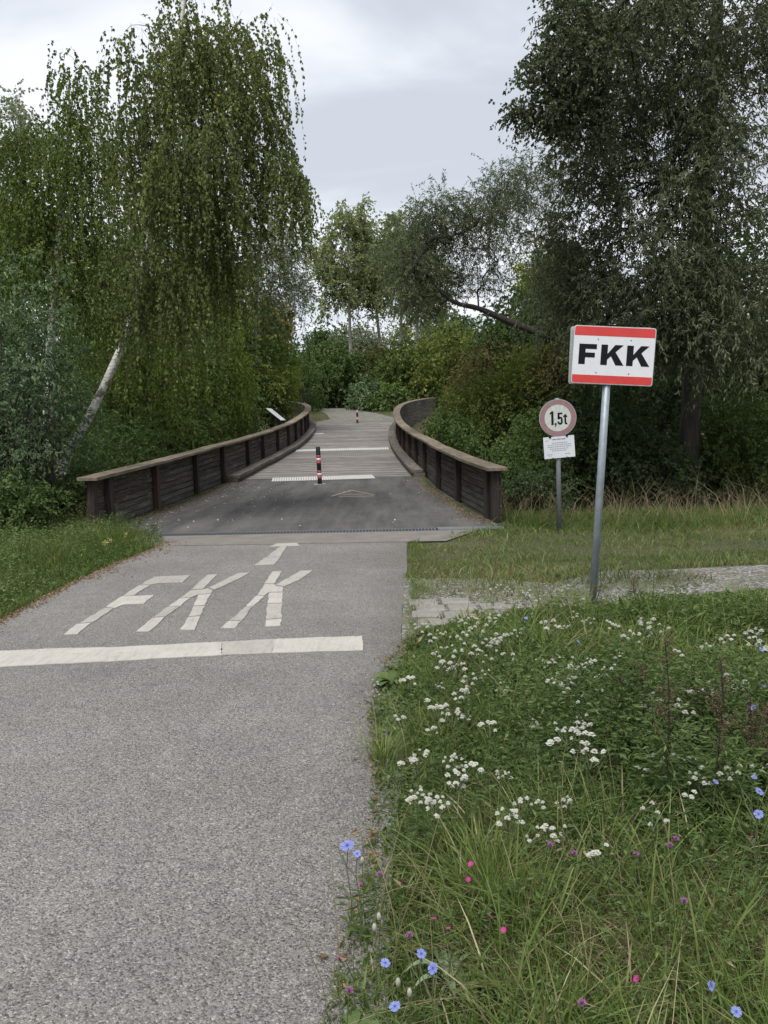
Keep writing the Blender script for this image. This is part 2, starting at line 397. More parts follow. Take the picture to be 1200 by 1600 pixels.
P_pink = petal('magenta_petal', (.38,.02,.16), (.58,.06,.29))
P_mauve = petal('mauve_floret', (.32,.12,.30), (.50,.24,.46))
P_yell = petal('yellow_floret', (.42,.42,.12), (.55,.54,.22))
P_litter = petal('fallen_leaf', (.13,.075,.035), (.38,.27,.15))
def bark(name, kind):
    k = NT(name); v = k.mapv()
    if kind == 'birch':
        a = k.noise(k.mapv((5,5,26)), 1, 5, .65); b = k.noise(v, 5.5, 5, .7, .5); g = k.noise(v, 40, 4, .6)
        c = k.mix(1, (.60,.585,.54), k.ramp(g, [(.3, g3(.75)), (.7, g3(1.1))]), 'MULTIPLY')
        c = k.mix(k.ramp(a, [(.56, g3(0)), (.64, g3(.85))]), c, (.05,.045,.04))
        c = k.mix(k.ramp(b, [(.52, g3(0)), (.6, g3(.9))]), c, (.06,.058,.045))
    elif kind == 'pale':
        a = k.noise(k.mapv((6,6,3)), 1, 5, .65)
        c = k.ramp(a, [(.3,(.13,.125,.11)),(.6,(.30,.295,.26))])
    else:
        a = k.noise(k.mapv((16,16,2.5)), 1, 6, .7)
        c = k.ramp(a, [(.3,(.018,.014,.011)),(.7,(.075,.064,.052))])
    k.col(c); k.rough(.9); k.bump(a, .7, .02); return k.m
B_birch = bark('birch_bark', 'birch'); B_pale = bark('pale_bark', 'pale'); B_dark = bark('dark_bark', 'dark')
M_stem = plain('green_stem', (.075,.10,.035), .7, .2)
M_bstem = plain('dark_stem', (.018,.014,.012), .7, .2)

# ------------------------------------------------------------------ ground
def grid_sheet(xs, ys, zf):
    X, Y = np.meshgrid(xs, ys); V = np.stack([X.ravel(), Y.ravel(), zf(X, Y).ravel()], 1)
    nx, ny = len(xs), len(ys); i = np.arange(nx-1)[None,:] + nx*np.arange(ny-1)[:,None]; i = i.ravel()
    return V, np.stack([i, i+1, i+1+nx, i+nx], 1)
xs = np.unique(np.r_[np.linspace(-900,-60,12), np.linspace(-60,-12,20), np.arange(-12,12,.3), np.linspace(12,60,20), np.linspace(60,900,12)])
ys = np.unique(np.r_[np.linspace(-80,-4,10), np.arange(-4,60,.3), np.linspace(60,130,30), np.linspace(130,1200,20)])
V, Q = grid_sheet(xs, ys, gz)
tag(link('ground', fast_mesh('ground', V, Q, smooth=True), M_soil), kind='structure')

def strip_sheet(name, left, right, z_off, mat, ystep=.3, zfun=None):
    """sheet between two edge polylines given as (x,y)"""
    n = max(len(left), 2); V = []
    L_, R_ = np.array(left), np.array(right)
    y0, y1 = max(L_[0,1], R_[0,1]), min(L_[-1,1], R_[-1,1])
    ys = np.arange(min(L_[0,1],R_[0,1]), max(L_[-1,1],R_[-1,1])+1e-6, ystep)
    T = np.linspace(0, 1, max(2, int(len(ys))))
    K = 13
    for t in T:
        yl = L_[0,1]+(L_[-1,1]-L_[0,1])*t; yr = R_[0,1]+(R_[-1,1]-R_[0,1])*t
        xl = np.interp(yl, L_[:,1], L_[:,0]); xr = np.interp(yr, R_[:,1], R_[:,0])
        for q in np.linspace(0, 1, K):
            x, y = xl+(xr-xl)*q, yl+(yr-yl)*q; V.append((x, y, float(prof(y))+z_off))
    i = (np.arange(K-1)[None,:] + K*np.arange(len(T)-1)[:,None]).ravel()
    return tag(link(name, fast_mesh(name, np.array(V), np.stack([i,i+1,i+1+K,i+K],1)), mat), kind='structure')
def wob(pts, a, seed):
    q = random.Random(seed); P, s = smooth_curve(pts)
    return [(x + q.uniform(-a, a), y) for x, y in P]
road_l = wob([(-3.6,-6),(-3.35,0),(-3.22,5),(-3.2,8.6),(-3.0,10.85)], .012, 1)
road_r = wob([(-.05,-6),(-.02,0),(-.02,2.2),(.08,4),(.12,5.8),(.2,8),(.3,10.75)], .012, 2)
strip_sheet('road', road_l, road_r, 0.004, M_road)
strip_sheet('concrete_strip', [(-3.7,10.84),(-3.7,11.775)], [(.8,10.74),(1.35,11.775)], 0.008, M_conc, .2)
strip_sheet('asphalt_ramp', [(XL(y)-.0,y) for y in np.arange(12.42,22.3,.3)], [(XR(y)+.0,y) for y in np.arange(12.1,22.3,.3)], 0.0045, M_ramp)
strip_sheet('ramp_apron', [(-3.75,12.07),(-4.4,12.42)], [(1.8,12.07),(1.8,12.10)], 0.0042, M_ramp, .1)
# far path beyond the bridge
strip_sheet('far_path', [(-3.9,45.6),(-3.0,48),(-3.4,52),(-4.4,58),(-6.5,64),(-11,72)], [(1.2,45.6),(.8,48),(-.4,53),(-2.2,59),(-4,66),(-8,75)], 0.012, M_gravel)
# gravel track on the right (behind the meadow) and paving remains
gl = [at(*p) for p in ((612,905),(690,905),(760,905),(860,912),(950,893),(1050,893),(1200,886),(1500,872))]
gr = [at(*p) for p in ((598,1010),(680,985),(740,975),(860,965),(960,962),(1050,958),(1200,950),(1500,935))]
Vv = []; KK = 8
gl = [np.array([np.interp(t, np.arange(len(gl)), [g[i] for g in gl]) for i in range(2)]) for t in np.linspace(0, len(gl)-1, 50)]
gr = [np.array([np.interp(t, np.arange(len(gr)), [g[i] for g in gr]) for i in range(2)]) for t in np.linspace(0, len(gr)-1, 50)]
for a, b in zip(gl, gr):
    for q in np.linspace(0, 1, KK):
        p = a+(b-a)*q; Vv.append((max(p[0], float(np.interp(p[1], [a_[1] for a_ in road_r], [a_[0] for a_ in road_r]))-.01), p[1], float(gz(p[0], p[1]))+.02))
i = (np.arange(KK-1)[None,:] + KK*np.arange(49)[:,None]).ravel()
tag(link('gravel_track', fast_mesh('gravel_track', np.array(Vv), np.stack([i,i+KK,i+1+KK,i+1],1)), M_gravel), kind='structure')
pave = tag(empty('paving_patch', (0.5, 6.9, 0)), kind='structure')
for j in range(4):
    for i_ in range(3-(j>2)):
        x = .21+i_*.27+rnd.uniform(-.01,.01)+(.0 if j%2 else .04); y = 6.35+j*.24+rnd.uniform(-.015,.015)
        o = MB().box((0,0,0), (.245,.205,.05)).build('paving_stone', M_slab, None, None, .008)
        o.parent = pave; o.location = (x-.5+.12, y-6.9, .004+rnd.uniform(-.006,.006)); o.rotation_euler = (rnd.uniform(-.02,.02), rnd.uniform(-.02,.02), rnd.uniform(-.05,.05))

# ------------------------------------------------------------------ road markings
def flat_piece(name, px, z, mat, parent=None, origin=(0,0), gap=1.0):
    pts = [at(x, y) for x, y in px]; poly = [(p[0]-origin[0], p[1]-origin[1]) for p in pts]
    cx = sum(p[0] for p in poly)/len(poly); cy = sum(p[1] for p in poly)/len(poly)
    poly = [(p[0]-(p[0]-cx)*min(.05,.004*gap/max(.02,abs(p[0]-cx))), p[1]-(p[1]-cy)*min(.06,.006*gap/max(.02,abs(p[1]-cy)))) for p in poly]
    out = []
    n = len(poly)
    for i in range(n):
        a = poly[i]; b = poly[(i+1)%n]; L = math.dist(a, b); k = max(1, int(L/.07))
        for t in range(k):
            u = t/k; j = .007 if t else .002
            out.append((a[0]+(b[0]-a[0])*u+rnd.uniform(-j,j), a[1]+(b[1]-a[1])*u+rnd.uniform(-j,j)))
    return MB().prism(out, z-.003, z+.003).build(name, mat, parent)
def marking(name, label, pieces, cat='road marking', group=None):
    P = [at(*q) for pc in pieces for q in pc]; c = np.mean(P, axis=0)
    e = tag(empty(name, (c[0], c[1], .004)), label, cat, group)
    for pc in pieces:
        o = flat_piece('paint_piece', pc, .004, M_mark, e, (c[0], c[1]), .0 if cat == 'line' else 1.0)
    return e
# zoom of [90,880,500,1060] was 1200 px wide
def Z(pts): return [(90+x*410/1200, 880+y*410/1200) for x, y in pts]
marking('painted_letter', 'white letter F painted on the asphalt, left of the two letters K', [
    Z([(25,333),(85,283),(158,277),(92,331)]), Z([(88,281),(103,278),(216,208),(258,211),(163,274)]),
    Z([(219,206),(292,156),(443,150),(395,190),(300,194),(262,210)]),
    Z([(294,155),(372,106),(424,104),(350,151)]), Z([(375,104),(440,66),(608,58),(573,92),(458,96),(427,102)])], 'letter', 'FKK lettering on the asphalt')
marking('painted_letter', 'white letter K painted on the asphalt between letter F and another K', [
    Z([(355,319),(436,254),(492,250),(452,292),(418,318)]), Z([(439,252),(502,205),(560,202),(494,248)]),
    Z([(505,203),(556,166),(610,162),(563,200)]), Z([(559,164),(608,128),(665,124),(690,118),(712,128),(704,142),(640,148),(612,160)]),
    Z([(611,125),(685,57),(735,53),(668,121)]), Z([(692,116),(824,49),(882,46),(822,80),(716,126)]),
    Z([(640,150),(703,144),(675,196),(624,200)]), Z([(622,202),(674,199),(654,244),(597,249)]), Z([(596,251),(653,247),(628,310),(560,311)])], 'letter', 'FKK lettering on the asphalt')
marking('painted_letter', 'white letter K painted on the asphalt, rightmost of the lettering', [
    Z([(740,304),(784,268),(840,270),(812,302)]), Z([(786,266),(858,205),(890,206),(842,268)]),
    Z([(860,203),(912,152),(946,154),(893,204)]), Z([(914,150),(945,98),(990,100),(1000,108),(1032,112),(1030,136),(966,137),(944,152)]),
    Z([(947,96),(982,42),(1028,40),(991,97)]), Z([(995,103),(1112,38),(1170,36),(1112,78),(1034,110)]),
    Z([(966,139),(1031,138),(1029,186),(958,188)]), Z([(958,190),(1028,188),(1026,256),(952,262)]), Z([(951,264),(1025,258),(1022,292),(948,296)])], 'letter', 'FKK lettering on the asphalt')
def Z2(pts): return [(380+x*100/1200, 840+y*100/1200) for x, y in pts]
marking('painted_arrow', 'small white T shaped arrow mark on the asphalt just before the concrete strip', [
    Z2([(200,540),(395,390),(690,380),(640,460),(580,520)]), Z2([(430,384),(690,180),(820,178),(745,290),(700,376)]),
    Z2([(480,185),(620,125),(1010,112),(1060,165),(900,174),(690,178)])], 'arrow')
marking('stop_line', 'broad white line painted across the asphalt in front of the lettering', [
    [(-90,1024),(0,1019),(90,1015),(172,1013.5),(257,1009.5),(346.6,1004.7),(346.4,1025.7),(257,1030),(172,1035.5),(90,1039),(0,1044),(-90,1049)],
    [(347,1004.6),(430,1000.5),(425,1022),(347,1025.6)], [(431,1000.4),(566,995.5),(567,1018),(425.5,1022)]], 'line')

# yellow triangle on the ramp
e = tag(empty('painted_triangle', tuple(att(549,772))), 'faded yellow outlined triangle painted on the dark asphalt ramp', 'road marking')
def on_ramp(px, w=.05):
    return [Vector(att(*p)) - e.location + Vector((0,0,.009)) for p in px]
def ribbon(name, px, w, mat, par, close=False):
    mb = MB(); P = on_ramp(px)
    for a, b in zip(P[:-1], P[1:]):
        t = (b-a).normalized(); s = Vector((-t.y, t.x, 0))*w/2
        mb.poly([a-s, b-s, b+s, a+s])
    return mb.build(name, mat, par)
ribbon('painted_side', [(518,776),(549,766.5)], .06, M_yellow, e); ribbon('painted_side', [(550,766.5),(585,774)], .06, M_yellow, e)
ribbon('painted_base', [(530,776.5),(584,775.5)], .10, M_yellow, e); ribbon('painted_bar', [(535,773.3),(570,772.6)], .10, M_yellow, e)

# drain channel
e = tag(empty('drain_channel', (-1.1, 11.93, 0)), 'dark slotted steel drain channel running across the path before the ramp', 'drain')
MB().box((0,0,-.045), (5.25,.30,.08)).build('channel', M_black, e)  # solid block, no hollow; its black colour stands in for the shade inside
for s in (-1, 1): MB().box((0,s*.144,.002), (5.25,.010,.016)).build('frame_rail', M_steel, e)
mb = MB()
for i in range(108): mb.box((-2.58+i*.048,0,.0), (.014,.27,.009))
tag(mb.build('grate_bars', M_steel, e), kind='stuff')
MB().box((2.15+.2,.0,.013), (.95,.27,.012)).build('cover_plate', M_steel, e)

# anti-slip strips on the deck
def slip_strip(label, px, Lm, nrib):
    """px: two photo-derived end points of the near edge; Lm: depth along the deck"""
    a, c = Vector(att(*px[0])), Vector(att(*px[1])); t = (c-a); L = t.length; t.normalize(); sl = (float(prof(a.y+1))-float(prof(a.y)))
    e = tag(empty('anti_slip_strip', (a.x, a.y, a.z+.012)), label, 'floor strip', 'white strips across the bridge')
    up = Vector((0,-sl,1)).normalized(); yv = up.cross(t).normalized(); Mx = Matrix((t, yv, t.cross(yv))).transposed().to_4x4(); Mx.translation = e.location; e.matrix_world = Mx
    MB().box((L/2,Lm/2,.002), (L,Lm,.004)).build('backing', M_slot, e)
    mb = MB(); p = L/nrib
    for i in range(nrib): mb.box((p*(i+.5), Lm/2, .008), (p*.66, Lm-.02, .009))
    tag(mb.build('ribs', M_strip, e), kind='stuff')
slip_strip('white ribbed strip where the ramp meets the planks, behind the near bollard', ((424,753.5),(587,748.5)), 1.05, 42)
slip_strip('white ribbed strip across the full width of planks halfway over the bridge', ((461,706.5),(608,703)), .8, 46)
slip_strip('short white strip on the planks by the left kerb far up the bridge', ((487,680),(508,679)), .6, 8)

# ------------------------------------------------------------------ timber bridge
bridge = tag(empty('timber_bridge', (-1.5, 22, 0)), 'curved timber bridge with plank deck and dark boarded railings', 'bridge')
BO = Vector(bridge.location)
def xform(o, center, tangent, up=Vector((0,0,1)), parent_off=BO):
    t = tangent.normalized(); y = up.cross(t).normalized(); z = t.cross(y)
    Mx = Matrix((t, y, z)).transposed().to_4x4(); Mx.translation = center - parent_off; o.matrix_local = Mx
y = 22.28; i = 0
while y < 46.2:
    w = .145
    y2 = y + w + .012; z1, z2 = float(prof(y)), float(prof(y+w))
    xl, xr = float(XL(y)), float(XR(y))
    yl_off = .35
    c = Vector(((xl+xr)/2, y+w/2-.17*0, (z1+z2)/2-.02+rnd.uniform(-.003,.003)))
    o = MB().box((0,0,0), (xr-xl+.1, w, .05)).build('deck_plank', M_deck, bridge)
    xform(o, c, Vector((1, rnd.uniform(-.0015,.0015), rnd.uniform(-.001,.001))), Vector((0,-(z2-z1)/w,1)).normalized())
    y = y2; i += 1
for s, (CV, SS) in ((-1, (LC, LS)), (1, (RC, RS))):
    pt = lambda d, off=0: None
    def P(d, off=0.0, dz=0.0, CV=CV, SS=SS, s=s):
        x = np.interp(d, SS, CV[:,0]); y = np.interp(d, SS, CV[:,1])
        x1 = np.interp(min(d+.05, SS[-1]), SS, CV[:,0]); y1 = np.interp(min(d+.05, SS[-1]), SS, CV[:,1])
        x0 = np.interp(max(d-.05,0), SS, CV[:,0]); y0 = np.interp(max(d-.05,0), SS, CV[:,1])
        t = Vector((x1-x0, y1-y0, 0)).normalized(); n = Vector((t.y, -t.x, 0)) * s   # outward
        q = Vector((x, y, 0)) + n*off; q.z = float(prof(y)) + dz
        return q
    def H(y): return float(np.interp(y, [12, 16, 20, 50], [.84, .93, 1.03, 1.03]))
    rail = empty('railing', (0,0,0), bridge)
    tag(rail, 'left railing, its near end in the long grass' if s < 0 else 'right railing, flaring outwards at both ends')
    total = SS[-1]
    # post stations
    st = [0.08, .78 if s < 0 else .55]; step = 2.95 if s < 0 else 1.9
    seq = ([3.25, 6.35, 9.05, 12.6, 15.0, 17.8, 20.0] if s < 0 else [3.45, 6.45, 9.8, 12.4, 14.9, 17.4, 19.8])
    st += seq
    while st[-1] + 2.0 < total: st.append(st[-1] + 2.05)
    st.append(total-.08)
    for k_, d in enumerate(st):
        q = P(d, .02); top = H(q.y)
        o = MB().box((0,0,0), (top+.12-.055, .10, .17)).build('post', M_post, rail, None, .006)
        tn = (P(min(d+.1,total)) - P(max(d-.1,0))); tn.z = 0
        # local x up
        zc = q.z + (top-.12-.055)/2
        t = Vector((0,0,1)); yv = Vector((tn.y, -tn.x, 0)).normalized()
        Mx = Matrix((t, yv, t.cross(yv))).transposed().to_4x4(); Mx.translation = Vector((q.x,q.y,zc))-BO; o.matrix_local = Mx
    for k_, (d0, d1) in enumerate(zip(st[:-1], st[1:])):
        nb = 8
        for j in range(nb + ((6 if P(d0).y > 38 else 2) if d0 > 11 and s > 0 else 1)):
            p0, p1 = P(d0, .10), P(d1, .10); h0 = (H(p0.y)-.055)/nb; h1 = (H(p1.y)-.055)/nb
            z0 = h0*(j+.5)-.0; z1 = h1*(j+.5)
            if j >= nb: z0 = -h0*(j-nb+.55); z1 = -h1*(j-nb+.55)
            a = p0.copy(); a.z += z0; b = p1.copy(); b.z += z1
            L_ = (b-a).length
            o = MB().box((0,0,0), (L_-.004, .045, h0*.84)).build('rail_board', M_boardg if (j < 3 or j >= nb or rnd.random() < .1 or (s > 0 and p0.y > 44)) else M_board, rail)
            jn = Vector((0,0,rnd.uniform(-.005,.005))) + (b-a).cross(Vector((0,0,1))).normalized()*rnd.uniform(-.006,.006)
            xform(o, (a+b)/2+jn, (b-a)+Vector((0,0,rnd.uniform(-.006,.006))))
    # handrail boards, follow the curve
    cuts = [-.12, 4.4, 8.3, 12.2, 16.1, 20.0] ; cuts += list(np.arange(23.9, total-1.5, 3.9)); cuts.append(total+.1)
    for d0, d1 in zip(cuts[:-1], cuts[1:]):
        d1 -= .006; n = 7; mb = MB(); mid = P((d0+d1)/2)
        rings = []
        for i in range(n):
            d = d0+(d1-d0)*i/(n-1); dd = min(max(d, .0), total)
            tn = (P(min(dd+.1,total))-P(max(dd-.1,0))); tn.z = 0; tn.normalize()
            ex = tn*(d-dd)
            a = P(dd, -.14)+ex; b = P(dd, .17)+ex; h = H(a.y); a.z = b.z = float(prof(P(dd).y)) + h
            rings.append((a-mid, b-mid))
        v0 = len(mb.v)
        for a, b in rings: mb.v += [tuple(a-Vector((0,0,.055))), tuple(b-Vector((0,0,.055))), tuple(b), tuple(a)]
        for i in range(n-1):
            for q in range(4): mb.f.append((v0+4*i+q, v0+4*i+(q+1)%4, v0+4*i+4+(q+1)%4, v0+4*i+4+q))
        mb.f.append((v0,v0+1,v0+2,v0+3)); e0 = v0+4*(n-1); mb.f.append((e0+3,e0+2,e0+1,e0))
        o = mb.build('handrail_board', M_cap, rail, None, .006)
        # grain runs along the rail: rotate the mesh so local x follows it
        tn = (P(min(d1,total))-P(max(d0,0))); ang = math.atan2(tn.y, tn.x)
        Rm = Matrix.Rotation(-ang, 4, 'Z'); o.data.transform(Rm)
        Mx = Matrix.Rotation(ang, 4, 'Z'); Mx.translation = mid - BO; o.matrix_local = Mx
    # kerb beams along the deck
    kd0 = 9.15 if s < 0 else 9.45
    cuts = list(np.arange(kd0, total-3, 2.6)); cuts.append(total-2.6)
    for d0, d1 in zip(cuts[:-1], cuts[1:]):
        d1 -= .012; n = 5; mb = MB(); mid = P((d0+d1)/2)
        for (wi, wo_, zb, zt) in ((-.36, -.04, .0, .09),):
            v0 = len(mb.v)
            for i in range(n):
                d = d0+(d1-d0)*i/(n-1); a = P(d, wi)-mid; b = P(d, wo_)-mid
                mb.v += [tuple(a+Vector((0,0,zb))), tuple(b+Vector((0,0,zb))), tuple(b+Vector((0,0,zt))), tuple(a+Vector((0,0,zt)))]
            for i in range(n-1):
                for q in range(4): mb.f.append((v0+4*i+q, v0+4*i+(q+1)%4, v0+4*i+4+(q+1)%4, v0+4*i+4+q))
            mb.f.append((v0,v0+1,v0+2,v0+3)); e0 = v0+4*(n-1); mb.f.append((e0+3,e0+2,e0+1,e0))
        lower = MB(); lower.v = [(x, y, z) for x, y, z in mb.v]; lower.f = list(mb.f)
        tn = P(d1)-P(d0); ang = math.atan2(tn.y, tn.x)
        for nm, dz, obj in (('kerb_beam', .095, mb), ('kerb_runner', .0, lower)):
            o = obj.build(nm, M_kerb, bridge, None, .007); o.data.transform(Matrix.Rotation(-ang, 4, 'Z'))
            Mx = Matrix.Rotation(ang, 4, 'Z'); Mx.translation = mid - BO + Vector((0,0,dz+.006+rnd.uniform(0,.004))); 
            if nm == 'kerb_runner': Mx.translation -= (P((d0+d1)/2,-.05)-P((d0+d1)/2)).normalized()*.05
            o.matrix_local = Mx
# side beams under the deck
for s, F_ in ((-1, XL), (1, XR)):
    mb = MB(); ysb = np.arange(23.2, 46, 1.2)
    for y0, y1 in zip(ysb[:-1], ysb[1:]):
        a = Vector((float(F_(y0))-s*.25, y0, float(prof(y0))-.28)); b = Vector((float(F_(y1))-s*.25, y1, float(prof(y1))-.28))
        mb.tube([a-BO, b-BO], .16, 4, False)
    mb.build('support_beam', M_board, bridge)

# ------------------------------------------------------------------ bollards
def lathe(mb, prof_, k=16):
    b = len(mb.v); n = len(prof_)
    for r, z in prof_:
        for j in range(k): w = 2*math.pi*j/k; mb.v.append((r*math.cos(w), r*math.sin(w), z))
    for i in range(n-1):
        for j in range(k): j2 = (j+1)%k; mb.f.append((b+i*k+j, b+i*k+j2, b+(i+1)*k+j2, b+(i+1)*k+j))
    mb.f.append(tuple(b+(n-1)*k+j for j in range(k))); mb.f.append(tuple(b+j for j in range(k))[::-1])
    return mb
def bollard(loc, label, lean=0.0):
    e = tag(empty('bollard', loc), label, 'bollard', 'striped bollards on the bridge'); e.rotation_euler = (0, lean, 0)
    rr = .055; h = .93
    lathe(MB(), [(rr,0),(rr,h-.02),(rr*.85,h),(.0001,h+.004)]).build('post', M_bol, e, None, 0, True)
    for z0, z1, m_ in ((.13,.19,M_bred),(.195,.275,M_bwh),(.28,.335,M_bred),(.50,.56,M_bred),(.565,.645,M_bwh),(.65,.71,M_bred)):
        lathe(MB(), [(rr+.002,z0),(rr+.002,z1)]).build('band', m_, e, None, 0, True)
    lathe(MB(), [(rr+.012,-.01),(rr+.012,.02)]).build('collar', M_bol, e)
    lathe(MB(), [(.155,-.004),(.155,.003)], 20).build('base_plate', M_mark, e)
    return e
p = att(500,757); bollard((p[0], p[1], p[2]+.012), 'near dark bollard with red and white bands at the start of the planks', R(-1.5))
p = att(558.5,661); bollard((p[0], p[1], p[2]+.01), 'far small bollard with red and white bands at the top end of the bridge')

# ------------------------------------------------------------------ info lectern behind the left railing
zg = float(gz(-4.45, 36))
e = tag(empty('info_board', (-4.5, 35.5, zg)), 'small white sloping information board on a stand outside the left railing', 'information board')
zt = 1.92 - zg
Mx = Matrix.Rotation(R(40), 3, 'Y')
MB().box((0,0,zt), (.80,1.5,.035), Mx).build('board', M_white, e, None, .004)
mb = MB()
for i in range(5): mb.box(tuple(Vector((0,0,zt)) + Mx @ Vector((-.16+i*.09, .02*(i%2), .0195))), (.022,.62-.1*(i%3),.002), Mx)
mb.build('print_lines', M_grey, e)
for s in (-.3, .3): MB().box((0,s,(zt-.08)/2-.2), (.07,.07,zt+.25)).build('leg', M_steel, e)

# ------------------------------------------------------------------ FKK sign
b0 = at(926, 950); pc = atY(958, 556, b0[1]-.02)
lean = R(4.1)
e = tag(empty('town_style_sign', (b0[0], b0[1], 0)), 'leaning grey pole with white and red rectangular sign reading FKK', 'sign')
e.name = 'boundary_sign'
top = Vector((pc[0]-b0[0]-.012, .03, pc[2]+.22)); base = Vector((0,.03,-.3))
dirp = (Vector((pc[0]-b0[0]-.030, 0, pc[2]))).normalized()
MB().tube([Vector((0,.012,0))-dirp*.3, Vector((0,.012,0))+dirp*(pc[2]+.2)], .031, 20).build('pole', M_galv, e, None, 0, True)
ang = math.atan2(pc[0]-b0[0]-.03, pc[2])
W_, H_ = .655, .462
def rrect(w, h, r, n=5):
    out = []
    for cx, cy, a0 in ((w/2-r,h/2-r,0),(-w/2+r,h/2-r,90),(-w/2+r,-h/2+r,180),(w/2-r,-h/2+r,270)):
        for i in range(n+1): a = R(a0+90*i/n); out.append((cx+r*math.cos(a), cy+r*math.sin(a)))
    return out
panel = empty('sign_panel', (pc[0]-b0[0], -.03, pc[2]), e)
panel.rotation_euler = (R(90), 0, 0)
# panel local: x right, y up, z toward the viewer
panel.matrix_local = Matrix.Translation((pc[0]-b0[0], -.03, pc[2])) @ Matrix.Rotation(ang+R(.6), 4, 'Y') @ Matrix.Rotation(R(-2), 4, 'Z') @ Matrix.Rotation(R(90), 4, 'X')
MB().prism(rrect(W_, H_, .02), -.016, 0).build('panel_face', M_alu, panel)
MB().prism(rrect(W_-.008, H_-.008, .017), 0, .001).build('white_field', M_white, panel)
def band(y0, y1, top_):
    w = W_-.014; r = .014
    P_ = [(-w/2,y0),(w/2,y0)] + ([(w/2,y1-r),(w/2-r*.3,y1-r*.3),(w/2-r,y1),(-w/2+r,y1),(-w/2+r*.3,y1-r*.3),(-w/2,y1-r)])
    if not top_: P_ = [(x, y0+y1-y) for x, y in P_]
    MB().prism(P_, .001, .002).build('red_band', M_red, panel)
h2 = H_/2-.007
band(h2-.072, h2, True); band(-h2, -h2+.064, False)
def U(u, v): return ((u-.5)*W_, (.5-v)*H_)
def letter(polys, nm):
    mb = MB()
    for i, q in enumerate(polys): mb.prism([U(*p) for p in q], .0012+i*.00004, .0024+i*.00004)
    mb.build(nm, M_black, panel)
vt, vb = .315, .665
letter([[(.075,vt),(.155,vt),(.155,vb),(.075,vb)], [(.15,vt),(.290,vt),(.290,vt+.085),(.15,vt+.085)], [(.15,.462),(.272,.462),(.272,.545),(.15,.545)]], 'letter_f')
def Kp(u): return [[(u,vt),(u+.08,vt),(u+.08,vb),(u,vb)], [(u+.07,.49),(u+.168,vt),(u+.270,vt),(u+.165,.455),(u+.07,.585)], [(u+.120,.50),(u+.175,.435),(u+.285,vb),(u+.186,vb)]]
letter(Kp(.345), 'letter_k'); letter(Kp(.660), 'letter_k')
for u, v in ((.30,.225),(.70,.225),(.30,.80),(.70,.80)):
    q = U(u, v); lathe(MB(), [(.005,.0),(.005,.0035)], 8).build('rivet', M_steel, panel, (q[0], q[1], .001))
back = empty('rear_panel', (0,0,0), e)
back.matrix_local = Matrix.Translation((pc[0]-b0[0]-.010, .03, pc[2]+.004)) @ Matrix.Rotation(ang-R(.8), 4, 'Y') @ Matrix.Rotation(R(-1), 4, 'Z') @ Matrix.Rotation(R(90), 4, 'X')
MB().prism(rrect(W_, H_, .02), -.016, 0).build('panel_face', M_alu, back)
for z in (-.13, .13):
    MB().box((0,0,0), (.5,.022,.03)).build('bracket', M_steel, panel, (0, z, -.03))
    MB().box((0,0,0), (.08,.03,.07)).build('clamp', M_steel, panel, (-.008, z, -.04))

# ------------------------------------------------------------------ weight limit sign
b1 = at(875, 828); Y1 = b1[1]
e = tag(empty('weight_limit_sign', (b1[0], b1[1], float(gz(b1[0], b1[1])))), 'round faded weight limit sign reading 1,5t with a white notice below', 'sign')
tp = atY(870.5, 622, Y1)
MB().tube([(0,0,-.3), (tp[0]-b1[0], 0, tp[2]-e.location.z)], .034, 16).build('pole', M_steel, e, None, 0, True)
c1 = atY(871.5, 653, Y1-.05)
disc = empty('sign_disc', (0,0,0), e)
disc.matrix_local = Matrix.Translation((c1[0]-b1[0], -.055, c1[2]-e.location.z)) @ Matrix.Rotation(R(-1.5), 4, 'Y') @ Matrix.Rotation(R(90), 4, 'X')
def ring(r0_, r1_, z0, z1, k=48):
    mb = MB()
    for i in range(k):
        a, b = 2*math.pi*i/k, 2*math.pi*(i+1)/k
        q = [(r0_*math.cos(a), r0_*math.sin(a)), (r1_*math.cos(a), r1_*math.sin(a)), (r1_*math.cos(b), r1_*math.sin(b)), (r0_*math.cos(b), r0_*math.sin(b))]
        mb.poly([(x, y, z1) for x, y in q]); mb.poly([(q[1][0],q[1][1],z0),(q[2][0],q[2][1],z0),(q[2][0],q[2][1],z1),(q[1][0],q[1][1],z1)])
    return mb
def circ(r, k=48): return [(r*math.cos(2*math.pi*i/k), r*math.sin(2*math.pi*i/k)) for i in range(k)]
MB().prism(circ(.258), -.012, 0).build('plate', M_alu, disc)
MB().prism(circ(.184), 0, .0015).build('white_field', M_dirtyw, disc)
ring(.184, .252, .0, .002).build('rim', M_pink, disc)
def stroke(mb, pts, w, z0, z1):
    P_ = [Vector(p) for p in pts]; n = len(P_); Lp, Rp = [], []
    for i in range(n):
        t = (P_[min(i+1,n-1)]-P_[max(i-1,0)]).normalized(); s = Vector((-t.y, t.x))*w/2
        Lp.append(P_[i]+s); Rp.append(P_[i]-s)
    for i in range(n-1): mb.prism([tuple(Lp[i]), tuple(Rp[i]), tuple(Rp[i+1]), tuple(Lp[i+1])], z0, z1)
    return mb
z0, z1 = .0016, .003
mb = MB(); mb.prism([(-.092,-.095),(-.060,-.095),(-.060,.095),(-.086,.095),(-.112,.072),(-.112,.048),(-.092,.06)], z0, z1); mb.build('numeral_one', M_black, disc)
mb = MB(); mb.prism([(-.046,-.095),(-.020,-.095),(-.020,-.070),(-.046,-.070)], z0, z1); mb.prism([(-.034,-.096),(-.020,-.096),(-.038,-.122),(-.048,-.122)], z0, z1); mb.build('comma', M_black, disc)
mb = MB(); mb.prism([(-.003,.048),(.062,.048),(.062,.072),(-.003,.072)], z0, z1); mb.prism([(-.003,-.02),(.024,-.02),(.024,.049),(-.003,.049)], z0, z1)
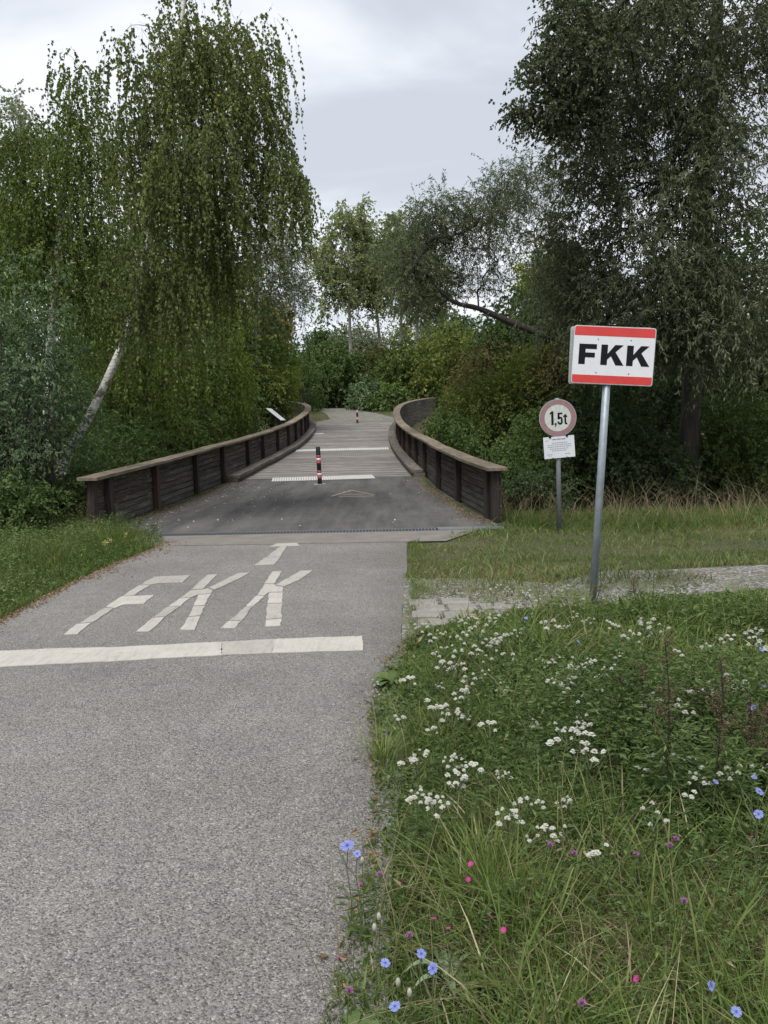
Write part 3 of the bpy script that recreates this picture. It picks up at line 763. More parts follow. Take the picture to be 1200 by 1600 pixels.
stroke(mb, [(.008,-.004)]+[(.034+.019*math.cos(R(a)), -.004-.0+.019*math.sin(R(a))-.012) for a in (100,60,20)]+[(.053,-.03),(.053,-.055)]+[(.030+.023*math.cos(R(a)), -.060+.024*math.sin(R(a))) for a in (-20,-60,-100,-140,-175)]+[(.007,-.05)], .026, z0, z1)
mb.build('numeral_five', M_black, disc)
mb = MB(); mb.prism([(.090,-.070),(.115,-.070),(.115,.052),(.090,.042)], z0, z1); mb.prism([(.074,.008),(.130,.008),(.130,.030),(.074,.030)], z0+.0001, z1+.0001)
stroke(mb, [(.1025,-.065),(.107,-.078),(.118,-.083),(.130,-.082)], .025, z0, z1+.0001); mb.build('letter_t', M_black, disc)
c2 = atY(873.5, 698.5, Y1-.04)
note = empty('notice', (0,0,0), e)
note.matrix_local = Matrix.Translation((c2[0]-b1[0], -.05, c2[2]-e.location.z)) @ Matrix.Rotation(R(-4.0), 4, 'Y') @ Matrix.Rotation(R(90), 4, 'X')
MB().box((0,0,0), (.43,.30,.008)).build('sheet', M_paper, note)
mb = MB()
def words(y, x0, x1, h, wmin=.012, wmax=.035):
    x = x0
    while x < x1:
        w = min(rnd.uniform(wmin, wmax), x1-x); mb.box((x+w/2, y, .0048), (w, h, .0014)); x += w+.008
words(.112, -.09, .09, .018, .05, .08); words(.098,-.185,-.14,.01)
for y_, a, b in ((.062,-.10,.11),(.035,-.16,.16),(.008,-.16,.17),(-.020,-.13,.13),(-.046,-.10,.10)): words(y_, a, b, .010)
words(-.095,-.17,-.09,.009); words(-.098,.08,.14,.009); words(-.115,-.15,-.11,.007)
mb.build('printed_text', M_grey, note)
for x in (-.12, .115): MB().box((x,.146,.004), (.03,.018,.02)).build('clip', M_black, note)
for x in (-.10, .10): MB().box((x,-.146,.003), (.03,.012,.012)).build('clip', M_steel, note)

# ------------------------------------------------------------------ vegetation tools
def unit(a):
    return a/np.maximum(np.linalg.norm(a, axis=-1, keepdims=True), 1e-9)
def leaf_mesh(name, P, D, L, W, tint, droop=.0, fold=.25):
    n = len(P); D = unit(D); rv = unit(rs.normal(size=(n,3))); S = unit(np.cross(D, rv)); N = np.cross(S, D)
    N *= np.where(N[:,2:3] < 0, -1, 1)
    L = np.broadcast_to(L, n)[:,None]; W = np.broadcast_to(W, n)[:,None]
    V = np.empty((n,4,3)); V[:,0] = P; V[:,2] = P + D*L - N*L*.12
    mid = P + D*L*.45
    V[:,1] = mid + S*W/2 + N*W*fold; V[:,3] = mid - S*W/2 + N*W*fold
    i = np.arange(n)[:,None]*4
    T = np.concatenate([i+[0,3,2], i+[0,2,1]], 1).reshape(-1,3)
    return fast_mesh(name, V.reshape(-1,3), T, np.repeat(tint, 4))
def tubes(paths, k=4):
    """paths: list of (pts Nx3, radii N)"""
    Vs, Ts, off = [], [], 0
    for pts, rad in paths:
        pts = np.asarray(pts, float); n = len(pts)
        t = np.gradient(pts, axis=0); t = unit(t)
        ref = np.where(np.abs(t[:,2:3]) < .9, [[0,0,1.]], [[1.,0,0]]); a = unit(np.cross(t, ref)); c = np.cross(t, a)
        w = np.arange(k)*2*np.pi/k
        ringv = pts[:,None,:] + (a[:,None,:]*np.cos(w)[None,:,None] + c[:,None,:]*np.sin(w)[None,:,None])*np.asarray(rad)[:,None,None]
        Vs.append(ringv.reshape(-1,3)); i = np.arange(n-1)[:,None]*k; j = np.arange(k)[None,:]; j2 = (j+1)%k
        Ts.append(np.stack([i+j, i+j2, i+k+j2, i+k+j], -1).reshape(-1,4)+off); off += n*k
    return np.concatenate(Vs), np.concatenate(Ts)
def ellipse_pts(spec, n):
    """spec: list of (px cx, px cy, px rx, px ry, Y0, Y1, weight, [shell]) photo ellipses standing at real depth; returns world points"""
    out = []; w = np.array([s[6] for s in spec], float); w /= w.sum()
    for s, q in zip(spec, w):
        k = int(round(n*q)); 
        if k < 1: continue
        d = unit(rs.normal(size=(k,3))); sh = s[7] if len(s) > 7 else .5
        rr = rs.uniform(0,1,k)**sh
        d = d*rr[:,None]
        Yc, Yr = (s[4]+s[5])/2, (s[5]-s[4])/2
        c = atY(s[0], s[1], Yc); sx = s[2]*Yc/FPX; sz = s[3]*Yc/FPX
        out.append(np.stack([c[0]+d[:,0]*sx, c[1]+d[:,1]*Yr, c[2]+d[:,2]*sz], 1))
    return np.concatenate(out)
def grow(trunk, radii, A, bend=.12, tip=.004, expo=.45, up=.1):
    """connect attractors to trunk; returns tube paths and directions at attractors"""
    nodes = [np.array(p, float) for p in trunk]; owner = [(-1, i) for i in range(len(trunk))]
    order = np.argsort([min(np.linalg.norm(a-np.array(p)) for p in nodes) for a in A])
    paths = []; NA = np.array(nodes); dirs = np.zeros((len(A),3)); par = []
    lowtr = np.array(trunk)[:,2]
    for q in order:
        a = A[q]; d = a - NA; L = np.linalg.norm(d, axis=1)
        cost = L + np.where(d[:,2] < 0, -d[:,2]*.8, 0) 
        j = int(np.argmin(cost)); L_ = L[j]; s = NA[j]
        m = max(2, int(L_/.35)+1); t = np.linspace(0, 1, m+1)[1:]
        lift = np.array([0,0,1.])*L_*up
        pts = s + (a-s)*t[:,None] + lift*(np.sin(t*np.pi))[:,None] + rs.normal(size=(m,3))*bend*L_*.25*np.sin(t*np.pi)[:,None]
        pid = len(paths); paths.append([np.vstack([s, pts]), None]); par.append(owner[j])
        owner += [(pid, i+1) for i in range(m)]; NA = np.vstack([NA, pts]); dirs[q] = pts[-1]-(pts[-2] if m > 1 else s)
    cnt = [np.ones(len(p[0])) for p in paths]; tc_ = np.zeros(len(trunk))
    for pid in range(len(paths)-1, -1, -1):
        c = np.maximum.accumulate(cnt[pid][::-1])[::-1]
        cnt[pid] = c; o, i = par[pid]
        if o >= 0: cnt[o][:i+1] += c[0]
    out = [(p[0], tip*c**expo) for p, c in zip(paths, cnt)]
    return out, unit(dirs)
def sprays(A, D, ntw, length, nl, mode='spray', spread=.9, droop=.3, stemr=.0025, sc=.10):
    """returns leaf base pts, leaf dirs, param t, twig id, twig paths(start, mid, end)"""
    n = len(A); S = np.repeat(A, ntw, 0); D0 = np.repeat(D, ntw, 0); N = n*ntw
    d = unit(D0*(1-spread*.5) + rs.normal(size=(N,3))*spread*.6)
    Ln = length*rs.uniform(.5, 1.15, N)
    if mode == 'weep':
        d[:,2] *= .4; d = unit(d)
    S = S + rs.normal(size=(N,3))*length*sc
    t = rs.uniform(.06, 1, (N, nl)); t.sort(axis=1)
    def pos(t):
        t = t[...,None] if t.ndim == 2 else t[:,None]
        dd = d[:,None,:] if t.ndim == 3 else d; LL = Ln[:,None,None] if t.ndim == 3 else Ln[:,None]
        if mode == 'weep':
            h = dd*LL*.36*(1-np.exp(-t*3.2)); z = np.zeros_like(h); z[...,2] = -(LL[...,0]*(t[...,0]**1.25)) + LL[...,0]*.10*np.sin(t[...,0]*3.14)
            return h + z
        z = np.zeros(np.broadcast(dd, t).shape); z[...,2] = -droop*LL[...,0]*t[...,0]**2
        return dd*LL*t + z
    P = S[:,None,:] + pos(t); P2 = S[:,None,:] + pos(np.clip(t+.04, 0, 1.2)); tan = unit(P2-P)
    ld = unit(tan*(.35 if mode == 'weep' else .75) + rs.normal(size=tan.shape)*(.55) + np.array([0,0,-.75 if mode == 'weep' else -droop*.8]))
    tw = [S] + [S + pos(np.full(N, q)) for q in ((.25,.6,1.0) if mode == 'weep' else (.5, 1.0))]
    return P.reshape(-1,3), ld.reshape(-1,3), np.repeat(np.arange(N), nl), tw
def twig_mesh(tw, r0_=.003):
    N = len(tw[0]); k = 3; m = len(tw); V = np.zeros((N, m, k, 3)); w = np.arange(k)*2*np.pi/k
    for i, p in enumerate(tw):
        r = r0_*(1-.75*i/(m-1)); V[:,i,:,0] = p[:,None,0]+r*np.cos(w); V[:,i,:,1] = p[:,None,1]+r*np.sin(w); V[:,i,:,2] = p[:,None,2]+r*.6*np.sin(w+1)
    b = (np.arange(N)*m*k)[:,None,None]; i = np.arange(m-1)[None,:,None]*k; j = np.arange(k)[None,None,:]; j2 = (j+1)%k
    T = np.stack([b+i+j, b+i+j2, b+i+k+j2, b+i+k+j], -1).reshape(-1,4)
    return V.reshape(-1,3), T
def clumpnoise(P, s, seed=0):
    q = np.random.RandomState(seed); v = np.zeros(len(P))
    for i in range(5):
        k = unit(q.normal(size=3))*s*(1.6**i)*.8; v += np.sin(P@k + q.uniform(0,6.28))/(1.25**i)
    return v/3.0
def tree(name, label, cat, trunk, rad, spec, nA, ntw, length, nl, leaf, Lm, Bm, mode='spray', spread=.9, droop=.3, group=None,
         tint_mu=.45, tint_sd=.17, tw_r=.003, twigs=True, tip=.004, expo=.45, up=.1, cs=.9, keep=None, extra=None, prune=0.0, bend=.12, tshift=None, tscatter=.10):
    A = ellipse_pts(spec, nA)
    if keep is not None: A = A[keep(A)]
    if prune:
        A = A[clumpnoise(A, cs*1.3, 5) > prune-1.0]
    o = np.array(trunk[0], float)
    e = tag(empty(name, tuple(o)), label, cat, group)
    paths, D = grow(trunk, rad, A, tip=tip, expo=expo, up=up, bend=bend)
    tp_, _ = smooth_curve(np.array(trunk, float)); tr_ = np.interp(np.linspace(0,1,len(tp_)), np.linspace(0,1,len(rad)), rad)
    st = max(1, len(tp_)//40); tp_ = tp_[::st]; tr_ = tr_[::st]
    V, T = tubes([(tp_-o, tr_*(1+.06*np.sin(np.arange(len(tr_))*1.7)))], 12); link('trunk', fast_mesh('trunk', V, T, smooth=True), Bm, e)
    V, T = tubes([(p-o, np.minimum(r, max(rad)*.75)) for p, r in paths], 5)
    bm_ = B_dark if Bm is not B_pale else Bm
    if twigs:
        pass
    P, ld, tid, tw = sprays(A, D, ntw, length, nl, mode, spread, droop, sc=tscatter)
    if twigs:
        V2, T2 = twig_mesh([q-o for q in tw], tw_r); T = np.vstack([T, T2+len(V)]); V = np.vstack([V, V2])
    link('branches', fast_mesh('branches', V, T, smooth=True), bm_, e)
    n = len(P); ttw = rs.normal(0, tint_sd*.6, tid.max()+1)
    tint = tint_mu + ttw[tid] + rs.normal(0, tint_sd*.7, n) + .16*clumpnoise(P, cs, 3)
    if tshift is not None: tint = tint + tshift(P)
    lf = rs.uniform(.7, 1.2, n)
    link('crown', leaf_mesh('crown', P-o, ld, leaf[0]*lf, leaf[1]*lf, np.clip(tint, 0, 1)), Lm, e)
    return e
def bush(name, label, cat, spec, nA, ntw, length, nl, leaf, Lm, group=None, tint_mu=.45, tint_sd=.2, mode='spray', droop=.35, Bm=None, stems=5, cs=1.3, spread=1.2, shell=.42):
    spec = [tuple(list(s[:7]) + [shell]) for s in spec]
    A = ellipse_pts(spec, nA)
    # uneven outline
    c0 = A.mean(0); A = c0 + (A-c0)*(1+.22*clumpnoise(A, cs*.8, 9))[:,None]
    g = gz(A[:,0], A[:,1]); A[:,2] = np.maximum(A[:,2], g+.12+rs.uniform(0,.4,len(A)))
    ins = (A[:,0] > XL(np.clip(A[:,1],12.4,49))-.55) & (A[:,0] < XR(np.clip(A[:,1],12.6,51))+.55) & (A[:,1] < 52) & (A[:,1] > 11.5)
    A = A[~ins]
    A = A[~((np.abs(A[:,0]+4.7) < 1.0) & (A[:,1] > 30) & (A[:,1] < 36.6) & (A[:,2] > 1.2))]
    o = np.array([A[:,0].mean(), A[:,1].mean(), 0]); o[2] = gz(o[0], o[1])
    e = tag(empty(name, tuple(o)), label, cat, group)
    # stems
    paths = []
    idx = rs.choice(len(A), min(len(A), 60), replace=False)
    roots = np.stack([o[0]+rs.normal(0,.3,stems), o[1]+rs.normal(0,.3,stems)], 1)
    for q in idx:
        r = roots[rs.randint(stems)]; s = np.array([r[0], r[1], o[2]-.05]); a = A[q]; t = np.linspace(0,1,6)[:,None]
        L_ = np.linalg.norm(a-s); p = s+(a-s)*t + np.array([0,0,1.])*L_*.12*np.sin(t*np.pi) + rs.normal(size=(6,3))*.03*L_*np.sin(t*np.pi)
        paths.append((p-o, np.linspace(.028, .006, 6)))
    D = unit(A-np.array([o[0],o[1],A[:,2].mean()-1.0]))
    P, ld, tid, tw = sprays(A, D, ntw, length, nl, mode, spread, droop)
    ok = ~((P[:,0] > XL(np.clip(P[:,1],12.4,49))-.3) & (P[:,0] < XR(np.clip(P[:,1],12.6,51))+.3) & (P[:,1] < 51.5) & (P[:,1] > 12.2))
    P, ld, tid = P[ok], ld[ok], tid[ok]
    V, T = tubes(paths, 4)
    link('stems', fast_mesh('stems', V, T), Bm or B_dark, e)
    n = len(P); ttw = rs.normal(0, tint_sd*.6, ntw*len(A)); tint = tint_mu + ttw[tid] + rs.normal(0, tint_sd*.6, n) + .2*clumpnoise(P, cs, 4)
    lf = rs.uniform(.65, 1.25, n)
    link('foliage', leaf_mesh('foliage', P-o, ld, leaf[0]*lf, leaf[1]*lf, np.clip(tint,0,1)), Lm, e)
    return e

# ------------------------------------------------------------------ trees, left side
def base_at(px, py, Y, dz=-.2):
    p = atY(px, py, Y); return (p[0], p[1], float(gz(p[0], p[1]))+dz)
def W(px, py, Y): return tuple(atY(px, py, Y))
tree('birch_tree', 'leaning white trunked weeping birch beside the left end of the bridge railing', 'tree',
     [base_at(60,830,14.2), W(100,725,14), W(140,650,14), W(180,565,14), W(205,505,14), W(222,430,14), W(240,330,14), W(258,220,14), W(275,100,14), W(290,-20,14), W(300,-120,14)],
     [.085,.076,.07,.066,.062,.058,.052,.045,.036,.026,.015],
     [(300,170,115,140,12.2,15.8,4),(300,20,110,110,12.5,15.5,3.2),(385,90,55,100,12.6,15.2,2.0),(240,310,110,110,12.2,15.8,3),(400,200,50,60,12.6,14.8,1.3),(340,300,80,70,12.4,15.6,1.8),(300,-120,120,70,12.5,15.5,1.2),(430,250,30,40,12.8,14.4,.9),(455,270,14,30,13,14,.35),(210,200,40,60,12.6,15,.8),(240,430,70,60,12.2,13.6,1.6),(330,400,80,50,12.6,15.4,1.6),(290,200,60,150,12,13.5,1.2),(232,400,55,80,12.3,13.5,2.8),(258,290,45,130,12.1,13.4,2.4),(285,120,50,90,12.2,13.5,1.2)],
     390, 9, 1.30, 24, (.062,.047), L_birch, B_birch, mode='weep', spread=1.05, tint_mu=.44, tint_sd=.20, cs=.8, prune=.95, tscatter=.07, tip=.004, expo=.42, up=.12, tw_r=.0024)
tree('birch_tree', 'slender feathery birch at the left edge, its thin top standing lower than the weeping birch', 'tree',
     [base_at(70,780,16.5), W(75,640,16.5), W(85,450,16.5), W(100,300,16.5), W(110,180,16.5), W(118,110,16.5)], [.10,.09,.07,.05,.025,.004],
     [(120,150,40,70,15.3,17.5,.8,.7),(105,260,80,80,15,18,2),(60,380,120,90,15,18,3),(170,420,70,110,15.5,18,2),(30,280,50,80,15,17.5,.8),(10,200,20,60,15.5,17,.3)],
     240, 7, 1.05, 20, (.062,.047), L_ygreen, B_birch, mode='weep', spread=1.2, tint_mu=.30, tint_sd=.22, cs=.9, tip=.0035, up=.2, tw_r=.0024)
tree('poplar_tree', 'pale grey green poplar far behind the birches at the left edge', 'tree',
     [base_at(30,700,30), W(30,500,30), W(35,300,30), W(38,170,30)], [.2,.17,.1,.03],
     [(45,230,55,75,28,33,2),(30,360,90,90,28,33,3)], 150, 6, 1.1, 14, (.12,.085), L_pale, B_pale, tint_mu=.6, twigs=False, cs=.6)
tree('willow_tree', 'pale feathery willow behind the weeping birch, reaching towards the gap of sky', 'tree',
     [base_at(400,680,38), W(398,560,38), W(400,450,38), W(408,360,38), W(415,290,38)], [.2,.17,.13,.08,.03],
     [(415,350,55,70,36,40,2),(430,430,50,60,36,40,2),(465,460,25,25,36.5,39.5,.5),(380,480,60,90,36,40,2),(440,380,35,60,36,39,.7)],
     170, 7, 1.1, 15, (.15,.045), L_pale, B_pale, tint_mu=.42, cs=.6, tw_r=.006, up=.15)
# understorey on the left, each a shrub of its own
LB = 'shrubs and saplings behind the left railing'
bush('willow_bush', 'grey green willow bush at the left edge in front of the leaning birch trunk', 'bush', [(20,560,115,150,11.6,14.6,3),(90,640,55,60,12.4,14.8,1),(10,700,90,90,11.6,14,2)], 330, 5, .75, 14, (.070,.027), L_grey, LB, tint_mu=.42)
bush('hazel_bush', 'dark leafy shrub low at the left edge above the verge grass', 'bush', [(30,790,95,50,11.2,13.2,2),(95,790,45,45,12.6,14.2,1)], 190, 5, .5, 12, (.062,.05), L_mid, LB, tint_mu=.42)
bush('dark_shrub', 'dark green shrub hugging the near end of the left railing', 'bush', [(170,720,95,60,14.5,18.5,2),(115,760,40,50,14,16,1)], 260, 5, .6, 13, (.062,.045), L_mid, LB, tint_mu=.36)
bush('green_sapling', 'mid green thicket behind the left railing under the weeping birch', 'bush', [(255,610,95,95,19,24,3),(210,500,90,100,19,24,2)], 420, 5, .8, 14, (.085,.05), L_ygreen, LB, tint_mu=.22, mode='weep')
bush('green_sapling', 'tall olive green sapling thicket with drooping twigs between birch and yellow bush', 'bush', [(335,560,75,130,25,30,3),(300,470,70,90,25,30,1.5)], 400, 5, 1.1, 15, (.10,.06), L_ygreen, LB, tint_mu=.36, mode='weep')
bush('green_shrub', 'low dense green shrub just over the middle of the left railing', 'bush', [(330,680,75,42,20.5,25,2),(250,690,70,50,18.5,22,1)], 280, 5, .6, 13, (.075,.05), L_mid, LB, tint_mu=.5)
bush('green_shrub', 'fresh green shrub beside the information board', 'bush', [(395,650,50,42,29,34,2)], 200, 5, .7, 12, (.09,.06), L_mid, LB, tint_mu=.62)
bush('olive_thicket', 'olive thicket filling the space behind the left railing near its bend', 'bush', [(370,600,60,80,36,40,2),(300,640,70,60,31,36,2),(410,560,40,60,40,45,1)], 420, 5, 1.1, 13, (.12,.07), L_mid, LB, tint_mu=.5)
bush('dark_shrub', 'dark thicket between the leaning birch trunk and the railing', 'bush', [(180,650,110,80,20,25,2),(240,560,120,110,22,27,2)], 520, 5, .9, 13, (.09,.06), L_mid, LB, tint_mu=.38)
bush('yellow_green_bush', 'bright yellow green bush at the far curve of the left railing', 'bush', [(438,590,38,58,38,43,3),(405,600,35,60,36,40,1)], 300, 6, .8, 12, (.11,.06), L_ygreen, LB, tint_mu=.62)
bush('rusty_bush', 'brownish yellow crowned small tree behind the bright bush at the bend', 'bush', [(430,498,34,32,44,49,3),(415,530,40,40,44,49,1)], 190, 6, .8, 11, (.13,.09), L_rust, LB, tint_mu=.55)
bush('dark_shrub', 'dark shrub beyond the far end of the left railing', 'bush', [(480,600,30,45,55,60,2),(455,570,40,50,50,56,2)], 200, 5, .9, 11, (.14,.09), L_mid, LB, tint_mu=.35)
bush('tall_hedge_tree', 'deep green tree mass closing the view between the birch crown and the railing', 'tree', [(170,450,170,170,32,40,4),(330,520,120,130,34,42,3),(20,480,120,160,26,32,3),(330,640,140,60,30,36,2),(180,620,120,90,26,32,2)], 1000, 5, 1.5, 12, (.17,.11), L_mid, LB, tint_mu=.42)

# ------------------------------------------------------------------ trees, middle distance
MT = 'pale trunked poplars beyond the bridge'
def pop(px, ytop, Y, lean, label, spec, nA, mu, L_=L_pop, base=None, r=.16):
    yb = 600
    pts = [base_at(px+lean, yb, Y), W(px+lean, 575, Y), W(px+lean*.5, 520, Y), W(px, 450, Y), W(px-lean*.2, (ytop+450)/2, Y), W(px-lean*.3, ytop+12, Y)]
    return tree('poplar_tree', label, 'tree', pts, [r,r*.95,r*.85,r*.6,r*.4,.03], spec, nA, 7, 1.25, 12, (.21,.13), L_, B_pale, tint_mu=mu, tint_sd=.22, group=MT, cs=.35, tw_r=.010, tip=.010, up=.25, bend=.1, prune=.55)
pop(545, 312, 72, 4, 'tallest pointed poplar in the row beyond the bridge, nearest the sky gap', [(545,350,18,40,70,74,1),(545,430,45,60,69,75,3),(515,410,28,35,69,74,.8),(520,370,9,35,71,73,.4),(566,345,10,35,71,73,.5),(510,470,30,25,70,74,.7),(500,400,12,30,70,74,.4)], 230, .5)
pop(585, 345, 74, 14, 'poplar with leaning pale trunk and yellowing crown in the row beyond the bridge', [(585,400,36,55,72,77,3),(580,460,45,40,72,77,2),(570,375,20,25,72,76,.6)], 190, .62)
pop(628, 340, 70, -4, 'grey green poplar in the middle of the row beyond the bridge', [(630,400,45,65,68,73,3),(620,470,50,40,68,73,2),(615,350,20,25,68,72,.5)], 220, .42)
pop(652, 360, 66, 0, 'poplar with straight white trunk just right of the row beyond the bridge', [(660,440,45,60,64,69,3),(650,400,30,50,64,68,1)], 200, .38)
BB = 'bushes closing the path beyond the bridge'
for i, (cx, cy, rx, ry, Y, mu, Lm, lab) in enumerate([
    (505,585,42,52,64,.34,L_mid,'dark green bush left of the path end beyond the bridge'),
    (548,600,40,45,66,.25,L_dog,'brown green bush straight behind the far bollard'),
    (590,590,42,42,68,.15,L_redd,'dull reddish bush under the leaning poplar trunk'),
    (640,585,48,48,62,.35,L_dog,'green bush between the poplar trunks and the far railing end'),
    (605,628,32,16,57,.55,L_mid,'fresh green low bush beside the far end of the path'),
    (579,622,20,20,58,.35,L_grey,'greyish twiggy low bush just right of the far bollard'),
    (560,548,60,40,82,.5,L_pale,'silvery green tree crown low among the poplar trunks'),
    (520,545,45,35,85,.4,L_mid,'mid green tree crown against the sky gap'),
    (660,540,60,48,84,.5,L_pop,'green crown right of the white trunks beyond the bridge'),
    (715,570,60,55,58,.45,L_dog,'green shrub with reddish tops right of the far railing end'),
    (705,520,45,30,90,.4,L_mid,'dark distant tree crown at the right foot of the sky gap')]):
    bush('back_bush', lab, 'bush', [(cx,cy,rx,ry,Y-2.5,Y+2.5,1)], 170, 5, 1.3, 10, (.24,.15), Lm, BB, tint_mu=mu, cs=.5)
# far tree line that reads as one mass
P_ = np.stack([rs.uniform(-150,150,26000), rs.uniform(150,175,26000), np.zeros(26000)], 1)
hh = 7.5+2.2*clumpnoise(P_*[1,0,0], .09, 2)+1.6*clumpnoise(P_*[1,.2,0], .35, 6)
P_[:,2] = 3.6 + hh*rs.uniform(0,1,26000)**.6
tag(link('far_treeline', leaf_mesh('far_treeline', P_, rs.normal(size=P_.shape), 1.0, .8, np.clip(rs.normal(.4,.15,26000),0,1)), L_mid), 'far dark line of trees on the horizon seen through the sky gap', 'tree line', kind='stuff')

# ------------------------------------------------------------------ trees, right side
tree('leaning_willow', 'dark willow with a low trunk arching left over the bushes right of the bridge', 'tree',
     [base_at(985,640,24.5), W(960,590,24.5), W(915,555,24.5), W(870,535,24.3), W(835,518,24), W(790,500,24), W(748,482,24), W(715,474,23.8), W(688,455,23.6), W(672,430,23.6)],
     [.20,.18,.16,.13,.105,.09,.075,.06,.045,.03],
     [(680,350,48,50,22.5,25.5,2.6),(640,400,50,55,22.5,25.5,1.6),(745,350,60,55,22.5,25.5,2.2),(700,430,70,35,22.5,25.5,1.3),(780,300,50,40,23,25.5,1.5),(830,300,55,55,23,26,1.6),(800,400,55,50,23,26,.8),(870,420,50,80,23,26,1.8),(650,470,50,18,23,25,.5),(880,500,60,40,22.5,25,1)],
     400, 7, .85, 14, (.105,.026), L_wil2, B_dark, tint_mu=.50, cs=.8, tip=.0058, tw_r=.004, up=.22, expo=.47, bend=.22, spread=1.1, tint_sd=.22)
tree('great_willow', 'large dark willow with a thick trunk filling the right edge behind the sign', 'tree',
     [base_at(1072,800,15), W(1075,730,15), W(1082,600,15), W(1100,460,15), W(1095,300,15), W(1112,150,15), W(1122,0,15), W(1135,-140,15)],
     [.22,.18,.165,.15,.14,.12,.09,.06],
     [(1030,120,130,110,12.3,15.5,3.4),(1180,110,90,150,12.3,16.5,2.2),(960,220,110,90,12.6,15.5,3.2),(1080,300,150,90,12,15,3.4),(920,350,75,90,12.8,15.6,2.6),(1010,430,130,80,12,15,3.4),(1150,440,100,90,12,15.5,2.8),(900,460,60,60,13,15.6,1.4),(1000,520,120,50,12.3,15,1.8),(1140,540,90,50,12,15,1.4),(1000,-20,150,60,12.5,15.5,1.5),(1180,-100,150,80,12,17,1.2),(1090,480,60,120,12.6,14,1.6),(1100,200,60,160,12.4,14.2,2.4),(1150,50,90,110,12.4,15,2.0),(1010,30,110,80,12.4,15,1.6)],
     960, 7, .62, 16, (.088,.025), L_will, B_dark, tint_mu=.50, tint_sd=.2, cs=1.3, tip=.0036, tw_r=.0024, up=.1, droop=.5, bend=.15)
tree('aspen_tree', 'round leaved poplar whose branch reaches out into the sky in front of the great willow', 'tree',
     [base_at(1400,820,12.6), W(1395,500,12.6), W(1370,200,12.5), W(1320,0,12.4), W(1220,-110,12.3), W(1080,-90,12.3), W(980,-30,12.3)],
     [.2,.18,.13,.09,.06,.04,.02],
     [(900,110,65,70,11.4,13.2,3),(960,50,90,80,11.4,13.2,2.6),(850,120,30,50,11.7,12.9,.8),(865,180,50,16,12,12.8,.9),(812,172,20,10,12.2,12.7,.28),(930,190,40,30,11.8,12.9,.8),(890,20,40,50,11.6,13,1.2),(1050,-40,130,60,11.4,13.2,1)],
     250, 6, .42, 13, (.055,.042), L_will, B_dark, tint_mu=.42, cs=1.4, tip=.0036, tw_r=.0022, up=.06, droop=.4)
RB = 'bushes behind the right railing and signs'
for cx, cy, rx, ry, Y, dY, mu, Lm, n, lf, nm, lab in [
    (735,640,45,45,40,3,.45,L_dog,220,(.12,.07),'dogwood_bush','green bush just outside the far right railing'),
    (700,690,45,35,25,2.2,.5,L_mid,220,(.085,.055),'green_shrub','leafy green shrub pressing against the middle of the right railing'),
    (770,650,60,60,27,2.5,.5,L_dog,300,(.09,.055),'dogwood_bush','yellowish green bush behind the right railing'),
    (775,590,60,45,37,3,.2,L_redd,230,(.12,.07),'dogwood_bush','reddish tinged bush over the right railing bend'),
    (840,600,60,60,27,2.5,.62,L_dog,300,(.09,.055),'dogwood_bush','bush with yellow green leaves directly left of the round sign'),
    (810,540,60,45,38,3,.4,L_mid,240,(.13,.08),'green_shrub','dark green crown under the arching willow trunk'),
    (895,570,50,45,24,2,.2,L_redd,200,(.085,.05),'dogwood_bush','bush with dull red leaves between the two signs'),
    (790,760,60,60,16.5,1.7,.42,L_mid,260,(.065,.04),'grey_leaved_shrub','grey green shrub at the end post of the right railing'),
    (860,710,60,70,16.8,2,.42,L_mid,300,(.07,.045),'dark_shrub','dark shrub behind the round weight limit sign'),
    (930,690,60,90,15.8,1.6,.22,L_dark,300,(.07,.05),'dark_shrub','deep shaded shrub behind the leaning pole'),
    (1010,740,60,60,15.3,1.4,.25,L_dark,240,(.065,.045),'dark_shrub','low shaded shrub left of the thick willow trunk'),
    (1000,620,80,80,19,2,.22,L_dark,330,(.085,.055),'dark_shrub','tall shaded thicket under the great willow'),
    (1150,700,80,80,15.6,1.6,.36,L_mid,330,(.065,.05),'green_shrub','brighter leaved shrub right of the thick willow trunk'),
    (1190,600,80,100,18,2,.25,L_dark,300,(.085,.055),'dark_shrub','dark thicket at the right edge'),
    (835,800,45,35,14.2,.8,.4,L_dark,90,(.06,.04),'low_shrub','low weeds and shrub around the right railing end post')]:
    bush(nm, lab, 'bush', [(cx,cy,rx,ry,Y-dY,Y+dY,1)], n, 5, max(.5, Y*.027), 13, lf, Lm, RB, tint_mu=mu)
bush('tall_hedge_tree', 'tall dark trees standing behind the shrubs on the right', 'tree', [(960,560,130,110,30,38,3),(1150,520,140,190,28,36,4),(830,500,60,50,34,42,1)], 700, 5, 1.4, 12, (.17,.11), L_dark, RB, tint_mu=.3)
bush('yellow_crown_tree', 'pale yellow green crown glimpsed between the arching willow and the great willow', 'tree', [(852,440,40,45,44,49,1)], 150, 6, 1.0, 12, (.16,.11), L_ygreen, RB, tint_mu=.8)

